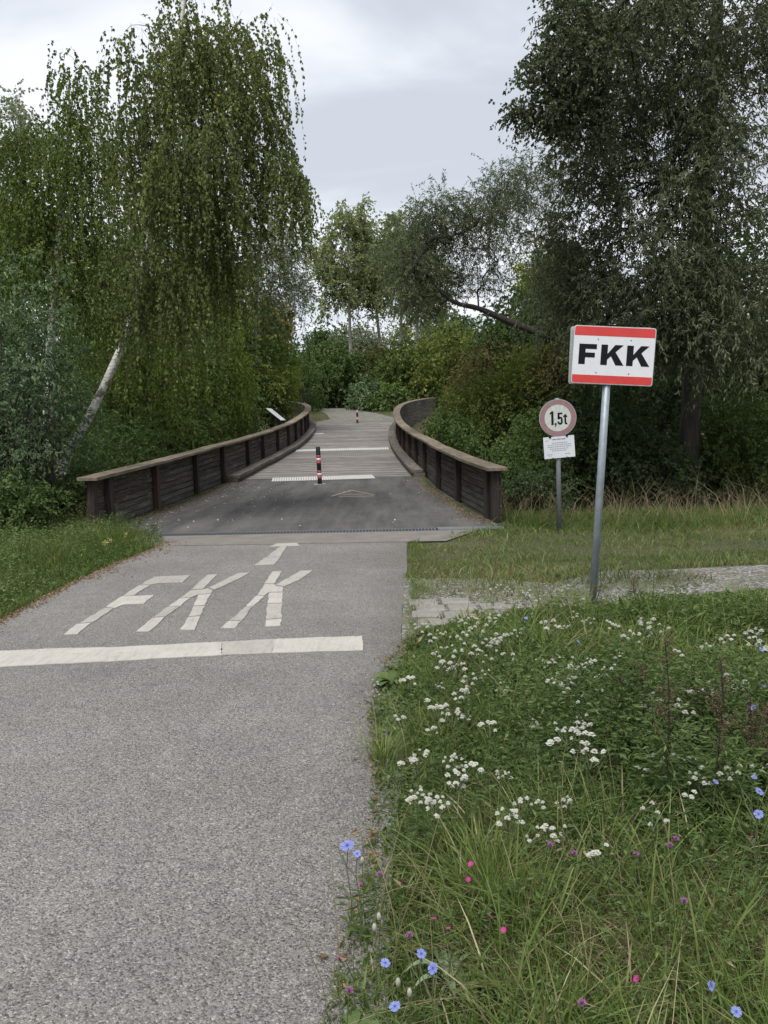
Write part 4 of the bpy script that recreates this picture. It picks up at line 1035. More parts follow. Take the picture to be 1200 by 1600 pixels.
# ------------------------------------------------------------------ grass
def blades(name, X, Y, H, Wd, lean, tint, mat, label=None, segs=3, zoff=None, parent=None, curl=1.0, dirv=None, kind='stuff'):
    n = len(X); Z = gz(X, Y) + .0; base = np.stack([X, Y, Z], 1)
    a = rs.uniform(0, 2*np.pi, n) if dirv is None else dirv
    d = np.stack([np.cos(a), np.sin(a), np.zeros(n)], 1); w = rs.uniform(0, 2*np.pi, n)
    s = np.stack([np.cos(w), np.sin(w), np.zeros(n)], 1)
    k = segs; rows = []
    for i in range(k+1):
        t = i/k
        c = base + d*(H*lean*(t**1.8))[:,None]*curl; c[:,2] += H*(t - .28*lean*t**2.4)
        if i < k:
            ww = (Wd*(1-.55*t**1.5))[:,None]/2
            rows.append(c - s*ww); rows.append(c + s*ww)
        else: rows.append(c)
    V = np.stack(rows, 1); m = 2*k+1; b = np.arange(n)[:,None]*m; T = []
    for i in range(k-1):
        T += [b+np.array([[2*i, 2*i+1, 2*i+3]]), b+np.array([[2*i, 2*i+3, 2*i+2]])]
    T.append(b+np.array([[2*k-2, 2*k-1, 2*k]]))
    T = np.stack(T, 1).reshape(-1,3)
    o = link(name, fast_mesh(name, V.reshape(-1,3), T, np.repeat(np.clip(tint,0,1), m)), mat, parent)
    if kind: tag(o, label, None, None, kind)
    return o
edge_px = [(470,1700),(500,1600),(530,1500),(565,1380),(580,1290),(585,1200),(580,1110),(600,1040),(650,985),(665,972)]
edge_w = np.array([at(*p)[:2] for p in edge_px]); edge_w = np.vstack([[edge_w[0,0], -1], edge_w])
def edge_x(y): return np.interp(y, edge_w[:,1], edge_w[:,0])
far_px = [(665,972),(720,962),(800,955),(900,950),(1000,945),(1100,938),(1300,930)]
far_w = np.array([at(*p)[:2] for p in far_px])
def far_y(x): return np.interp(x, far_w[:,0], far_w[:,1])
def in_meadow(X, Y, m=0.0): return (X > edge_x(Y)+m) & (Y < far_y(X)) & ((X < .30) | (Y < far_y(X)))
def scatter_meadow(n, y0=1.5, y1=7.4, xmax=5.2, power=1.35):
    Y = y0 + (y1-y0)*rs.uniform(0,1,n)**power; X = rs.uniform(-.4, 1, n); X = edge_x(Y)-.05 + rs.uniform(0,1,n)*(Y*.53+1.5-edge_x(Y)); 
    ok = in_meadow(X, Y); return X[ok], Y[ok]
def patch(X, Y, s, seed): return clumpnoise(np.stack([X, Y, X*0], 1), s, seed)
def clumped(X, Y, k, r):
    n = len(X); ci = rs.randint(0, n, n//k); c = ci[rs.randint(0, len(ci), n)]
    g = rs.normal(0, r, (n,2)); X2, Y2 = X[c]+g[:,0], Y[c]+g[:,1]; ang = np.arctan2(g[:,1], g[:,0]); ok = in_meadow(X2, Y2, .0); return X2[ok], Y2[ok], ang[ok]
def hm(X, Y): return np.clip(.85+.55*patch(X, Y, 3.2, 61)+.45*patch(X, Y, 8, 62), .3, 1.65)
def ff(X, Y): return np.clip((far_y(X)-Y)/np.where(X < 2.2, .8, 1.3)+.15, .2, 1)
# 1 undergrowth: short dense blades
X, Y = scatter_meadow(54000); e_ = np.clip((X-edge_x(Y))/.35, .25, 1)*ff(X,Y)**.5
pn = patch(X, Y, 2.2, 1)
blades('meadow_grass', X, Y, rs.uniform(.07,.20,len(X))*e_*hm(X,Y), rs.uniform(.003,.0065,len(X)), rs.uniform(.2,1.1,len(X)), rs.normal(.36,.17,len(X))+.2*pn, L_grass, 'short dense meadow grass right of the asphalt path')
# 2 tufts
X, Y = scatter_meadow(27000); X, Y, an = clumped(X, Y, 26, .05); e_ = np.clip((X-edge_x(Y))/.5, .25, 1)*ff(X,Y); pn = patch(X, Y, 1.4, 2)
blades('meadow_grass_tufts', X, Y, rs.uniform(.12,.40,len(X))*e_*hm(X,Y), rs.uniform(.003,.0085,len(X)), rs.uniform(.15,1.0,len(X)), rs.normal(.58,.17,len(X))+.2*pn, L_grass, 'longer grass tufts standing in the meadow', segs=4, dirv=an+rs.normal(0,.7,len(an)))
# 3 dry straw low at the bottom right and along the edge
X, Y = scatter_meadow(15000, power=1.6); pn = patch(X, Y, 1.1, 8); b_ = np.exp(-((X-1.25)/.7)**2-((Y-2.45)/.45)**2); kp = rs.uniform(0,1,len(X)) < np.clip(.10+.25*pn+.9*b_, 0, 1); X, Y = X[kp], Y[kp]
blades('dry_grass', X, Y, rs.uniform(.10,.34,len(X)), rs.uniform(.0015,.0035,len(X)), rs.uniform(.4,2.2,len(X)), rs.normal(.5,.2,len(X)), L_straw, 'dead straw coloured grass tangled in the meadow', segs=4)
n = 6500; X = rs.normal(1.05,.42,n); Y = rs.normal(2.45,.28,n); ok = in_meadow(X,Y,.25); X, Y = X[ok], Y[ok]
blades('dry_grass_tangle', X, Y, rs.uniform(.08,.26,len(X)), rs.uniform(.0015,.0035,len(X)), rs.uniform(.8,2.6,len(X)), rs.normal(.62,.2,len(X)), L_straw, 'pale tangled straw in the nearest part of the meadow', segs=4)
# seed stalks
X, Y = scatter_meadow(260); blades('grass_stalks', X, Y, rs.uniform(.35,.6,len(X)), np.full(len(X), .0028), rs.uniform(.1,.6,len(X)), rs.normal(.6,.2,len(X)), L_straw, 'thin straw stalks rising from the meadow', segs=4)
# 4 herbs: small leaves in patches
def herbs(name, n, hmax, leafL, leafW, mat, label, mu, patch_seed, thr, power=1.35, upd=.3):
    X, Y = scatter_meadow(n, power=power); pn = patch(X, Y, 2.4, patch_seed); kp = pn > thr; X, Y, pn = X[kp], Y[kp], pn[kp]
    e_ = np.clip((X-edge_x(Y)+.02)/.6, .12, 1)*ff(X,Y); z = gz(X, Y) + hmax*e_*rs.uniform(0,1,len(X))**.8*hm(X,Y)*(.75+.25*patch(X, Y, 6, patch_seed+1))
    D = rs.normal(size=(len(X),3)); D[:,2] = np.abs(D[:,2])*upd+.1; lf = rs.uniform(.5,1.3,len(X))*np.clip(.50+.13*(Y-2),.45,1.1)
    return tag(link(name, leaf_mesh(name, np.stack([X,Y,z],1), D, leafL*lf, leafW*lf, np.clip(rs.normal(mu,.2,len(X))+.22*patch(X,Y,3.1,patch_seed+5),0,1), fold=.2), mat), label, kind='stuff')
herbs('meadow_herbs', 125000, .28, .042, .013, L_herb, 'feathery green herb leaves filling the meadow', .62, 21, -.15)
herbs('meadow_clover', 72000, .24, .032, .022, L_herb, 'small round herb leaves low in the meadow', .68, 31, -.1)
herbs('meadow_broad_leaves', 7000, .26, .085, .021, L_grass, 'larger bright leaves scattered through the meadow', .62, 71, -.4, upd=.9)
n = 30000; X = rs.normal(1.32,.42,n); Y = rs.normal(3.35,.5,n); ok = in_meadow(X,Y,.4); X, Y = X[ok], Y[ok]; D = rs.normal(size=(len(X),3)); D[:,2] = np.abs(D[:,2])*.4; lf = rs.uniform(.5,1.3,len(X))
tag(link('mugwort_foliage', leaf_mesh('mugwort_foliage', np.stack([X,Y,gz(X,Y)+rs.uniform(.03,.46,len(X))*np.clip(.75+.6*patch(X,Y,5,91),.25,1.3)],1), D, .034*lf, .013*lf, np.clip(rs.normal(.45,.2,len(X))+.2*patch(X,Y,5,92),0,1)), L_herb), 'dark leafy mugwort foliage massed round the tall stems', kind='stuff')
herbs('meadow_herbs_dark', 26000, .30, .045, .010, L_dark, 'dark narrow herb leaves deeper in the meadow', .62, 41, 0.05)
# small leaves around the mugwort
# 5 mown grass between gravel track and shrubs
def mown(name, n, cond, h0, h1, mat, label, mu, w0=.004, w1=.008, x0=.1, x1=9.5, y0=7.0, y1=13.2, sd=.18, ln=1.0):
    Y = rs.uniform(y0, y1, n); X = rs.uniform(x0, x1, n); ok = cond(X, Y); X, Y = X[ok], Y[ok]; pn = patch(X, Y, .9, 12)
    return blades(name, X, Y, rs.uniform(h0,h1,len(X))*np.clip(.9+.7*patch(X,Y,2.2,16)+.4*patch(X,Y,7,17),.25,1.9), rs.uniform(w0,w1,len(X)), rs.uniform(.3,1.2,len(X))*ln, rs.normal(mu,sd,len(X))+.28*pn+.12*patch(X,Y,5,18), mat, label, segs=2)
glx = np.array([g[0] for g in gl]); gly = np.array([g[1] for g in gl]); grx = np.array([g[0] for g in gr]); gry = np.array([g[1] for g in gr])
def r_edge(y): return np.interp(y, [a[1] for a in road_r], [a[0] for a in road_r])
def mow_ok(X, Y):
    cover = np.clip((3.2-X)/1.4, 0, 1.0)
    nearr = np.where(Y < 10.8, r_edge(Y)+.0, np.where(Y < 12.2, .38+.95*(Y-10.8)+rs.uniform(-.12,.1,len(X)), XR(np.clip(Y,12.6,50))+.2))
    track = (Y < np.interp(X, glx, gly)+.0) & (Y > np.interp(X, grx, gry))
    bare = patch(X, Y, 1.5, 77) 
    return (X > nearr+.02+.08*np.abs(patch(X*0, Y, 4, 5))) & ~(track & ((bare < .42-.95*cover+np.clip((X-3.0)/1.0,0,.8)) | (rs.uniform(0,1,len(X)) < .2-.2*cover)))
def mow_edge(X, Y): return mow_ok(X, Y)
mown('mown_grass', 95000, mow_ok, .02, .075, L_mown, 'short mown grass between the gravel track and the shrubs', .48)
mown('lawn_weeds', 5000, mow_ok, .06, .16, L_herb, 'low weeds scattered through the mown grass', .7, .008, .016)
mown('track_side_grass', 9000, lambda X, Y: mow_ok(X, Y) & (Y < 8.7), .03, .08, L_straw, 'dry yellowed grass along the gravel track', .45, y0=6.5, y1=8.8)
mown('rough_grass', 17000, lambda X, Y: (X > np.where(Y < 12.4, 2.0, XR(np.clip(Y,12.6,50))+.15)) & (Y > 11.7+.6*patch(X, Y*0, 1.5, 3)+.4*patch(X,Y*0,5,4)+rs.normal(0,.2,len(X))), .08, .30, L_grass, 'uncut grass along the foot of the shrubs on the right', .33, ln=1.8, x0=1.6, x1=9.5, y0=11.5, y1=14.4)
mown('rough_dry_grass', 2300, lambda X, Y: (X > np.where(Y < 12.4, 2.0, XR(np.clip(Y,12.6,50))+.15)) & (Y > 11.9), .20, .75, L_straw, 'dry stalks in front of the shrubs on the right', .45, .003, .006, x0=1.7, x1=9.5, y0=11.8, y1=14.2)
# 6 left verge
def l_edge(y): return np.where(y < 10.85, np.interp(y, [a[1] for a in road_l], [a[0] for a in road_l]), np.interp(y, [10.85, 11.5, 12.1, 12.6], [-2.98, -3.08, -3.35, -4.0]))
def verge(n, h0, h1, mat, nm, label, mu, w0, w1, ln, sd=.17, amin=0):
    Y = rs.uniform(4.5, 13.0, n); X = l_edge(Y) - amin - rs.uniform(0,1,n)**1.15*5.2; ok = (X > -.62*Y-2.2) & ~((Y > 12.3) & (X > -4.45) & (X > -4.1-(Y-12.3))); X, Y = X[ok], Y[ok]
    e_ = np.clip((l_edge(Y)-X)/.5, .3, 1); pn = patch(X, Y, 1.3, 14)
    return blades(nm, X, Y, rs.uniform(h0,h1,len(X))*e_*np.clip(.85+.5*patch(X,Y,2.6,15)+.3*pn,.35,1.6), rs.uniform(w0,w1,len(X)), rs.uniform(.2,1.1,len(X))*ln, rs.normal(mu,sd,len(X))+.12*pn, mat, label, segs=3)
verge(50000, .14, .48, L_grass, 'verge_grass', 'dense green grass on the left verge', .48, .004, .008, 1.0)
verge(5000, .25, .62, L_straw, 'verge_dry_grass', 'pale seed stalks in the left verge grass', .45, .0025, .004, .8, amin=.25)
Y = rs.uniform(5, 12.8, 52000); X = l_edge(Y)-.05-rs.uniform(0,1,52000)*4.4; ok = ~((Y > 12.35) & (X > -4.7)) & (patch(X,Y,1.6,52) > -.25); X, Y = X[ok], Y[ok]
D = rs.normal(size=(len(X),3)); D[:,2] = np.abs(D[:,2])*.4; lf = rs.uniform(.6,1.3,len(X))
tag(link('verge_herbs', leaf_mesh('verge_herbs', np.stack([X,Y,gz(X,Y)+np.clip((l_edge(Y)-X)/.5,.2,1)*rs.uniform(.02,.44,len(X))*np.clip(.85+.6*patch(X,Y,3,19),.3,1.3)],1), D, .034*lf, .018*lf, np.clip(rs.normal(.6,.18,len(X))+.2*patch(X,Y,1.7,20),0,1)), L_herb), 'leafy herbs among the left verge grass', kind='stuff')
# grass at the far end of the bridge
n = 9000; Y = rs.uniform(46, 66, n); X = rs.uniform(-12, 8, n)
pl = np.interp(Y, [45.6,48,52,58,64,72], [-3.9,-3.0,-3.4,-4.4,-6.5,-11]); pr = np.interp(Y, [45.6,48,53,59,66,75], [1.2,.8,-.4,-2.2,-4,-8])
ok = ((X < pl) | (X > pr)) & ~((X > XL(np.clip(Y,12,49))-.2) & (X < XR(np.clip(Y,12,51))+.2) & (Y < 46)); X, Y = X[ok], Y[ok]
blades('far_grass', X, Y, rs.uniform(.06,.22,len(X)), rs.uniform(.02,.04,len(X)), rs.uniform(.2,.9,len(X)), rs.normal(.6,.15,len(X)), L_mown, 'green grass beside the gravel path past the bridge', segs=2)
# fallen leaves along the edges
Y = rs.uniform(5, 11.2, 1500); X = l_edge(Y)+.0+rs.exponential(.075,1500)*np.where(Y > 8.5, 1.3, .6)*(.6+.6*np.sin(Y*2.3)**2); 
n2 = 260; Y2 = rs.uniform(2.2, 9.5, n2)+rs.normal(0,.1,n2); X2 = np.where(Y2 < 5.9, edge_x(Y2)+.03-rs.exponential(.03,n2), .32+rs.exponential(.12,n2))
Y3 = rs.uniform(12.3, 22, 150); X3 = XL(Y3)+.12+rs.exponential(.35,150)
X, Y = np.r_[X, X2, X3], np.r_[Y, Y2, Y3]; n = len(X); D = rs.normal(size=(n,3)); D[:,2] *= .12; lf = rs.uniform(.4,1.1,n)
tag(link('fallen_leaves', leaf_mesh('fallen_leaves', np.stack([X,Y,prof(Y)+.010+rs.uniform(0,.008,n)],1), D, .034*lf, .022*lf, rs.uniform(0,1,n)), P_litter), 'small brown fallen leaves along the asphalt edges', kind='stuff')
Y = rs.uniform(12.6, 21.5, 150); X = rs.uniform(-3.9, 1.2, 150)**1.0; X = np.where(rs.uniform(0,1,150) < .8, XL(Y)+.3+rs.exponential(.7,150), X); D = rs.normal(size=(150,3)); D[:,2] *= .1
tag(link('pale_flecks', leaf_mesh('pale_flecks', np.stack([X,Y,prof(Y)+.012],1), D, .035, .03, rs.uniform(0,1,150)), P_white), 'pale petals and flecks lying on the dark ramp', kind='stuff')
for nm, FF, sg in (('rail_debris', XL, 1), ('rail_debris', XR, -1)):
    n = 5000; Y = rs.uniform(12.4, 22, n); X = FF(Y)+sg*(.06+rs.exponential(.09+.05*np.sin(Y*3)**2, n)); D = rs.normal(size=(n,3)); D[:,2] *= .3; g = rs.uniform(.5,1.4,n)
    tag(link(nm, leaf_mesh(nm, np.stack([X,Y,prof(Y)+.008+rs.uniform(0,.01,n)],1), D, .022*g, .014*g, rs.uniform(0,1,n)), L_straw), 'dirt and litter gathered along the foot of the railing', kind='stuff')
    n = 420; c = rs.uniform(12.6, 21, 9); Y = c[rs.randint(0,9,n)]+rs.normal(0,.14,n); X = FF(Y)+sg*(.06+np.abs(rs.normal(0,.05,n)))
    blades('railing_foot_weeds', X, Y, rs.uniform(.04,.12,n), np.full(n,.007), rs.uniform(.3,1,n), rs.normal(.5,.15,n), L_grass, 'small weeds at the foot of the railing', segs=2, zoff=None)
n = 2600; Y = rs.uniform(5.7, 10.75, n); X = r_edge(Y)+.05+np.abs(rs.normal(0,.07,n))-.05*(patch(Y*0,Y,9,33) > .2); kp = patch(X*0, Y, 5, 34) > -.35; X, Y = X[kp], Y[kp]
blades('path_edge_grass', X, Y, rs.uniform(.03,.10,len(X)), rs.uniform(.003,.006,len(X)), rs.uniform(.3,1.3,len(X)), rs.normal(.55,.2,len(X)), L_mown, 'ragged low grass growing over the right edge of the asphalt', segs=2)
# loose grit near the right asphalt edge
n = 9000; Y = rs.uniform(1.9, 6.0, n)**1.0; X = edge_x(Y)+.04-rs.exponential(.11,n); D = rs.normal(size=(n,3)); g = rs.uniform(.5,1.3,n)
tag(link('loose_grit', leaf_mesh('loose_grit', np.stack([X,Y,np.full(n,.006)],1), D, .0065*g, .006*g, rs.uniform(0,1,n), fold=.5), M_slab), 'loose grit along the right asphalt edge', kind='stuff')

# ------------------------------------------------------------------ meadow flowers
def copy_tree(o, parent=None):
    c = o.copy(); COL.objects.link(c); c.parent = parent
    if parent is not None: c.matrix_parent_inverse = o.matrix_parent_inverse
    for ch in list(o.children): copy_tree(ch, c)
    return c
def stem_mesh(pts, r=.0022, k=4):
    V, T = tubes([(np.array(p, float), np.linspace(r, r*.6, len(p))) for p in pts], k); return V, T
def feather_leaves(n, h, L, seed):
    q = np.random.RandomState(seed); P, D, TT = [], [], []
    for i in range(n):
        z = h*q.uniform(.0,.8); a = q.uniform(0,6.28); d = np.array([math.cos(a), math.sin(a), q.uniform(.2,.9)]); d /= np.linalg.norm(d); l = L*q.uniform(.5,1)*(1-.5*z/h)
        s = np.cross(d, [0,0,1]); s /= np.linalg.norm(s)
        for t in np.linspace(.15, 1, 9):
            b = np.array([0,0,z]) + d*l*t + np.array([0,0,-.25*l*t*t])
            for sg in (-1, 1): P.append(b); D.append(s*sg*.9 + d*.5 + q.normal(size=3)*.15)
    return np.array(P), np.array(D)
protos = {}
def yarrow_proto(v):
    q = np.random.RandomState(100+v); e = empty('yarrow_plant'); h = .42; stems = []; tops = []
    nst = 4+v
    main = [np.array([0,0,-.02]), np.array([.01,.0,.18]), np.array([.005*v,.01,.32])]
    for i in range(nst):
        a = 6.28*i/nst+q.uniform(0,.8); r = q.uniform(.015,.062) ; tp_ = main[-1]+np.array([math.cos(a)*r, math.sin(a)*r, q.uniform(.04,.10)])
        stems.append([main[-1], (main[-1]+tp_)/2+np.array([math.cos(a)*r*.3,math.sin(a)*r*.3,0]), tp_]); tops.append((tp_, q.uniform(.005,.013)))
    stems.append(main); V, T = stem_mesh(stems, .0022); link('stem', fast_mesh('stem', V, T), M_stem, e)
    P, D = feather_leaves(9, .32, .11, 7+v); link('leaves', leaf_mesh('leaves', P, D, .018, .005, np.clip(q.normal(.55,.15,len(P)),0,1)), L_herb, e)
    for tp_, rr in tops:
        n = int(55*rr/.02)+12; P, D = [], []
        V, T = [], []; TT = []
        for i in range(n):
            r = rr*math.sqrt(q.uniform(0,1)); a = q.uniform(0,6.28); c = tp_+np.array([r*math.cos(a), r*math.sin(a), .007-(r/rr)**2*.009+q.uniform(-.003,.003)])
            fr = q.uniform(.0032,.0052); b = len(V); V.append(c+[0,0,.0012]); ti = q.uniform(.2,1); TT.append(ti*.3)
            for j in range(6): w = j*1.047+a; V.append(c+np.array([fr*math.cos(w), fr*math.sin(w), -.0004])); TT.append(ti)
            for j in range(6): T.append((b, b+1+j, b+1+(j+1)%6))
            b = len(V); V.append(c+[0,0,-.009]); TT.append(0)
        link('flower_head', fast_mesh('flower_head', np.array(V), np.array(T), np.array(TT)), P_white, e)
    return e
def place(key, maker, pos, label, cat, group, sc=1.0, rz=None, tilt=(0,0)):
    if key not in protos: protos[key] = maker(); o = protos[key]; first = True
    else: o = copy_tree(protos[key])
    o.location = pos; o.rotation_euler = (tilt[0], tilt[1], rnd.uniform(0,6.28) if rz is None else rz); o.scale = (sc,sc,sc)
    tag(o, label, cat, group); return o
BANDS = [(945,'along the gravel track'),(1005,'level with the pole foot'),(1065,'just nearer than the pole'),(1125,'at middle depth'),(1205,'just beyond the tussock'),(9999,'around the tussock top')]
def zone(px, py):
    for y_, nm in BANDS:
        if py < y_: return ('left half of meadow, ' if px < (850 if py < 1100 else 780) else 'right half of meadow, ') + nm
ORD = ['first','second','third','fourth','fifth','sixth','seventh','eighth','ninth','tenth','eleventh','twelfth','thirteenth','fourteenth','fifteenth']
yar = [(735,968),(755,975),(790,978),(812,985),(760,995),(700,1015),(715,1020),(735,1010),(745,1025),(715,1060),(755,1075),(690,1030),(840,930),(870,925),(890,915),(765,915),(790,920),(820,922),(660,975),(672,990),(690,985),(900,960),(925,965),(960,970),(985,965),(1000,985),(850,1030),(870,1035),(885,1050),(900,1040),(915,1060),(940,1030),(955,1040),(930,1050),(905,1085),(880,1070),(1080,1070),(1095,1080),(1010,1095),(1030,1090),(1062,1012),(1100,1080),(870,1140),(885,1145),(905,1140),(930,1130),(920,1160),(650,1230),(665,1240),(680,1250),(670,1225),(835,1248),(890,1250),(790,1270),(805,1275),(822,1285),(860,1290),(885,1310),(765,1130),(690,1095),(702,1110),(735,1185),(655,1170),(582,1060),(592,1075),(1140,985),(1165,980),(1180,1000),(1150,1050),(1122,1075),(930,1315),(1000,1275),(745,985),(775,1003),(725,1035),(860,1045),(893,1030),(840,1248),(1015,975),(1040,1100),(775,958),(850,965)]
yl_ = {}
for q in sorted(yar): yl_.setdefault(zone(*q), []).append(q)
for i, (x, y) in enumerate(yar):
    h = .42*(.95 if y > 930 else .8); jit = rnd.uniform(.8,1.15); hh_ = h*jit
    p = at(x, y, hh_*.97); v = i % 7 % 5
    if p[0] < edge_x(p[1])+.05: hh_ *= .5; p = at(x, y, hh_)
    if y > 1200:  hh_ = .30*jit; p = at(x, y, hh_*.97)
    tl = (rnd.uniform(-.12,.12), rnd.uniform(-.12,.12)); s = hh_/.41
    off = Matrix.Rotation(tl[0],3,'X') @ Vector((0,0,hh_)); 
    place(('y', v), lambda v=v: yarrow_proto(v), (p[0]-math.sin(tl[1])*hh_, p[1]+math.sin(tl[0])*hh_, float(gz(p[0],p[1]))), ORD[yl_[zone(x,y)].index((x,y))]+' white yarrow from left, '+zone(x, y), 'yarrow', 'white yarrow plants in the meadow', s, tilt=tl)
for i in range(44):
    x, y = rnd.uniform(600,1190), rnd.uniform(965,1215); hh_ = rnd.uniform(.26,.42); p = at(x, y, hh_)
    if p[0] < edge_x(p[1])+.12: continue
    place(('y', i % 5), None, (p[0], p[1], float(gz(p[0],p[1]))), 'small stray white yarrow scattered singly between the larger patches', 'yarrow', 'stray small yarrow plants', hh_/.41*rnd.uniform(.75,1), tilt=(rnd.uniform(-.2,.2), rnd.uniform(-.2,.2)))
def petals(n, L, Wp, cup, zc, seed, toothed=True, layers=1):
    q = np.random.RandomState(seed); V, T, TT = [], [], []
    for k in range(n):
        a = 6.2832*k/n+q.uniform(-.1,.1); l = L*q.uniform(.85,1.05); w = Wp; d = np.array([math.cos(a), math.sin(a), 0]); s = np.array([-d[1], d[0], 0]); up_ = np.array([0,0,1.])
        c = cup*q.uniform(.6,1.4); b = len(V)
        rows = [(0.08,.22),(.5,.42),(.88,.5)]
        for t, ww in rows:
            m = d*l*t + up_*(zc + c*l*t*(1-.3*t)); V += [m-s*w*ww, m+s*w*ww]; TT += [t, t]
        m = d*l + up_*(zc+c*l*.7)
        V += [m-s*w*.25, m+s*w*.25, d*l*.93+up_*(zc+c*l*.68)]; TT += [1,1,.9]
        T += [(b,b+1,b+3),(b,b+3,b+2),(b+2,b+3,b+5),(b+2,b+5,b+4),(b+4,b+5,b+8),(b+4,b+8,b+6),(b+5,b+7,b+8)]
    return np.array(V), np.array(T), np.array(TT)
def chicory_proto(h=.40):
    e = empty('chicory_plant'); q = np.random.RandomState(5)
    main = [np.array([0,0,-.02]), np.array([.012,-.004,h*.4]), np.array([-.006,.004,h*.75]), np.array([0,0,h])]
    side = [[main[1], main[1]+[.04,.02,.05], main[1]+[.07,.03,.13]], [main[2], main[2]+[-.03,.02,.04], main[2]+[-.045,.03,.08]]]
    V, T = stem_mesh([main]+side, .0026); link('stem', fast_mesh('stem', V, T), M_stem, e)
    P, D = [], []
    for i in range(12): z = h*q.uniform(.02,.55); a = q.uniform(0,6.28); P.append((0,0,z)); D.append((math.cos(a), math.sin(a), q.uniform(0,.6)))
    link('leaves', leaf_mesh('leaves', np.array(P), np.array(D), .07, .014, np.full(12,.5)), L_herb, e)
    fl = empty('flower', (0,0,h), e); fl.rotation_euler = (R(38), 0, 0)
    V, T, TT = petals(18, .0185, .0042, .18, .001, 3); link('petals', fast_mesh('petals', V, T, TT*.8+.1), P_blue, fl)
    lathe(MB(), [(.0012,-.010),(.0035,-.006),(.0032,0),(.0022,.003)], 8).build('calyx', M_stem, fl)
    mb = MB()
    for i in range(9): a = i*.7; mb.tube([(.001*math.cos(a),.001*math.sin(a),.001),(.0035*math.cos(a),.0035*math.sin(a),.007)], .0005, 3)
    mb.build('stamens', P_blue, fl)
    return e
chi = [(543,1322,1.25,'large pale blue flower leaning over the asphalt edge'),(558,1334,.95,'small blue flower tucked beside the large pale blue one'),(602,1505,1,'blue flower left of a pair low by the asphalt'),(658,1490,1,'blue flower seen edge on above the round one'),(677,1513,1.15,'round open blue flower in the nearest meadow'),(617,1573,1.05,'lowest blue flower near the bottom edge'),
       (822,966,.95,'distant blue flower before the gravel track left of the pole'),(903,1002,.9,'blue flower just in front of the leaning pole'),(1189,1015,1.1,'blue flower at the right edge level with the pole foot'),(1176,1105,1.1,'blue flower at the right edge above the red pink'),(1192,1072,1.0,'blue flower between two others at the right edge'),(1186,1237,1.15,'blue open flower in the cluster at the right edge'),(1185,1272,1.15,'lower blue flower of the cluster at the right edge'),(1178,1215,.9,'top blue flower of the cluster at the right edge'),
       (1150,1581,1.0,'blue flower in the bottom right corner'),(1111,1540,1.0,'flat blue flower near the bottom right corner'),(1135,1052,.8,'half hidden blue flower beside the right mugwort stem'),(1118,1222,.9,'blurred blue flower behind the right mugwort stem')]
for x, y, s, lab in chi:
    h = .40*s*(.75 if y > 1480 else 1.0); h = min(h, .42)
    if x < 600 and y < 1400: h = .30
    p = at(x, y, h); fz = p
    o = place('chi', chicory_proto, (p[0], p[1]+.0, 0), 'chicory with '+lab, 'chicory', 'chicory plants in the meadow', h/.40, rz=rnd.uniform(-.5,.5))
    for c in o.children:
        if c.name.startswith('flower'): c.scale = (s/(h/.40)*(1.05 if s == 1.25 else .70),)*3; c.rotation_euler = (R(rnd.uniform(5,65)), R(rnd.uniform(-35,35)), 0)
def pink_proto():
    e = empty('wild_pink'); h = .25
    V, T = stem_mesh([[np.array([0,0,-.02]), np.array([.006,0,h*.5]), np.array([0,0,h])],[np.array([.004,0,h*.5]), np.array([.03,.01,h*.8])]], .0015); link('stem', fast_mesh('stem', V, T), M_stem, e)
    fl = empty('flower', (0,0,h), e); V, T, TT = petals(5, .0105, .0115, .12, .002, 9); link('petals', fast_mesh('petals', V, T, 1-TT*.8), P_pink, fl)
    lathe(MB(), [(.0012,-.014),(.0024,-.010),(.002,.002)], 8).build('calyx', M_bstem, fl); return e
def knap_proto():
    e = empty('knapweed_plant'); h = .30; q = np.random.RandomState(2)
    V, T = stem_mesh([[np.array([0,0,-.02]), np.array([-.006,.01,h*.5]), np.array([0,0,h])]], .0018); link('stem', fast_mesh('stem', V, T), M_stem, e)
    n = 60; D = q.normal(size=(n,3)); D[:,2] = np.abs(D[:,2])+.15; link('flower_head', leaf_mesh('flower_head', np.tile([0,0,h],(n,1)), D, .013, .003, q.uniform(0,1,n)), P_mauve, e)
    lathe(MB(), [(.002,h-.012),(.0055,h-.006),(.004,h+.001)], 8).build('bud_base', M_stem, e); return e
for x, y, lab in [(530,1497,'brightest magenta flower hanging over the asphalt'),(736,1350,'dark magenta flower left of the grass tussock foot'),(731,1374,'dark magenta flower just below another by the tussock'),(627,1377,'small magenta flower halfway between asphalt and tussock'),(701,1451,'magenta flower above the blue chicory pair'),(787,1453,'magenta flower with a pale leaf beside it'),(678,1436,'small magenta flower up left of another low in the meadow'),(563,1382,'tiny magenta flower at the asphalt edge'),(553,1470,'pinkish flower close to the asphalt above the brightest one'),(995,1530,'single magenta dot in the straw'),(655,1180,'tiny magenta flower near the asphalt bend'),(617,1220,'reddish flower at the meadow edge'),(1178,1140,'red pink flower at the right edge'),(1175,1308,'red pink flower below the right blue cluster'),(865,1290,'small magenta flower near cream yarrow'),(765,1432,'tiny pink among the leaves right of the tussock')]:
    p = at(x, y, .22); o = place('pink', pink_proto, (p[0], p[1], 0), 'wild pink, '+lab, 'pink', 'wild pinks in the meadow', .22/.25)
    for c in o.children:
        if c.name.startswith('flower'): c.rotation_euler = (R(rnd.uniform(15,60)), R(rnd.uniform(-30,30)), 0); s = rnd.uniform(.75,1.1); c.scale = (s,s,s)
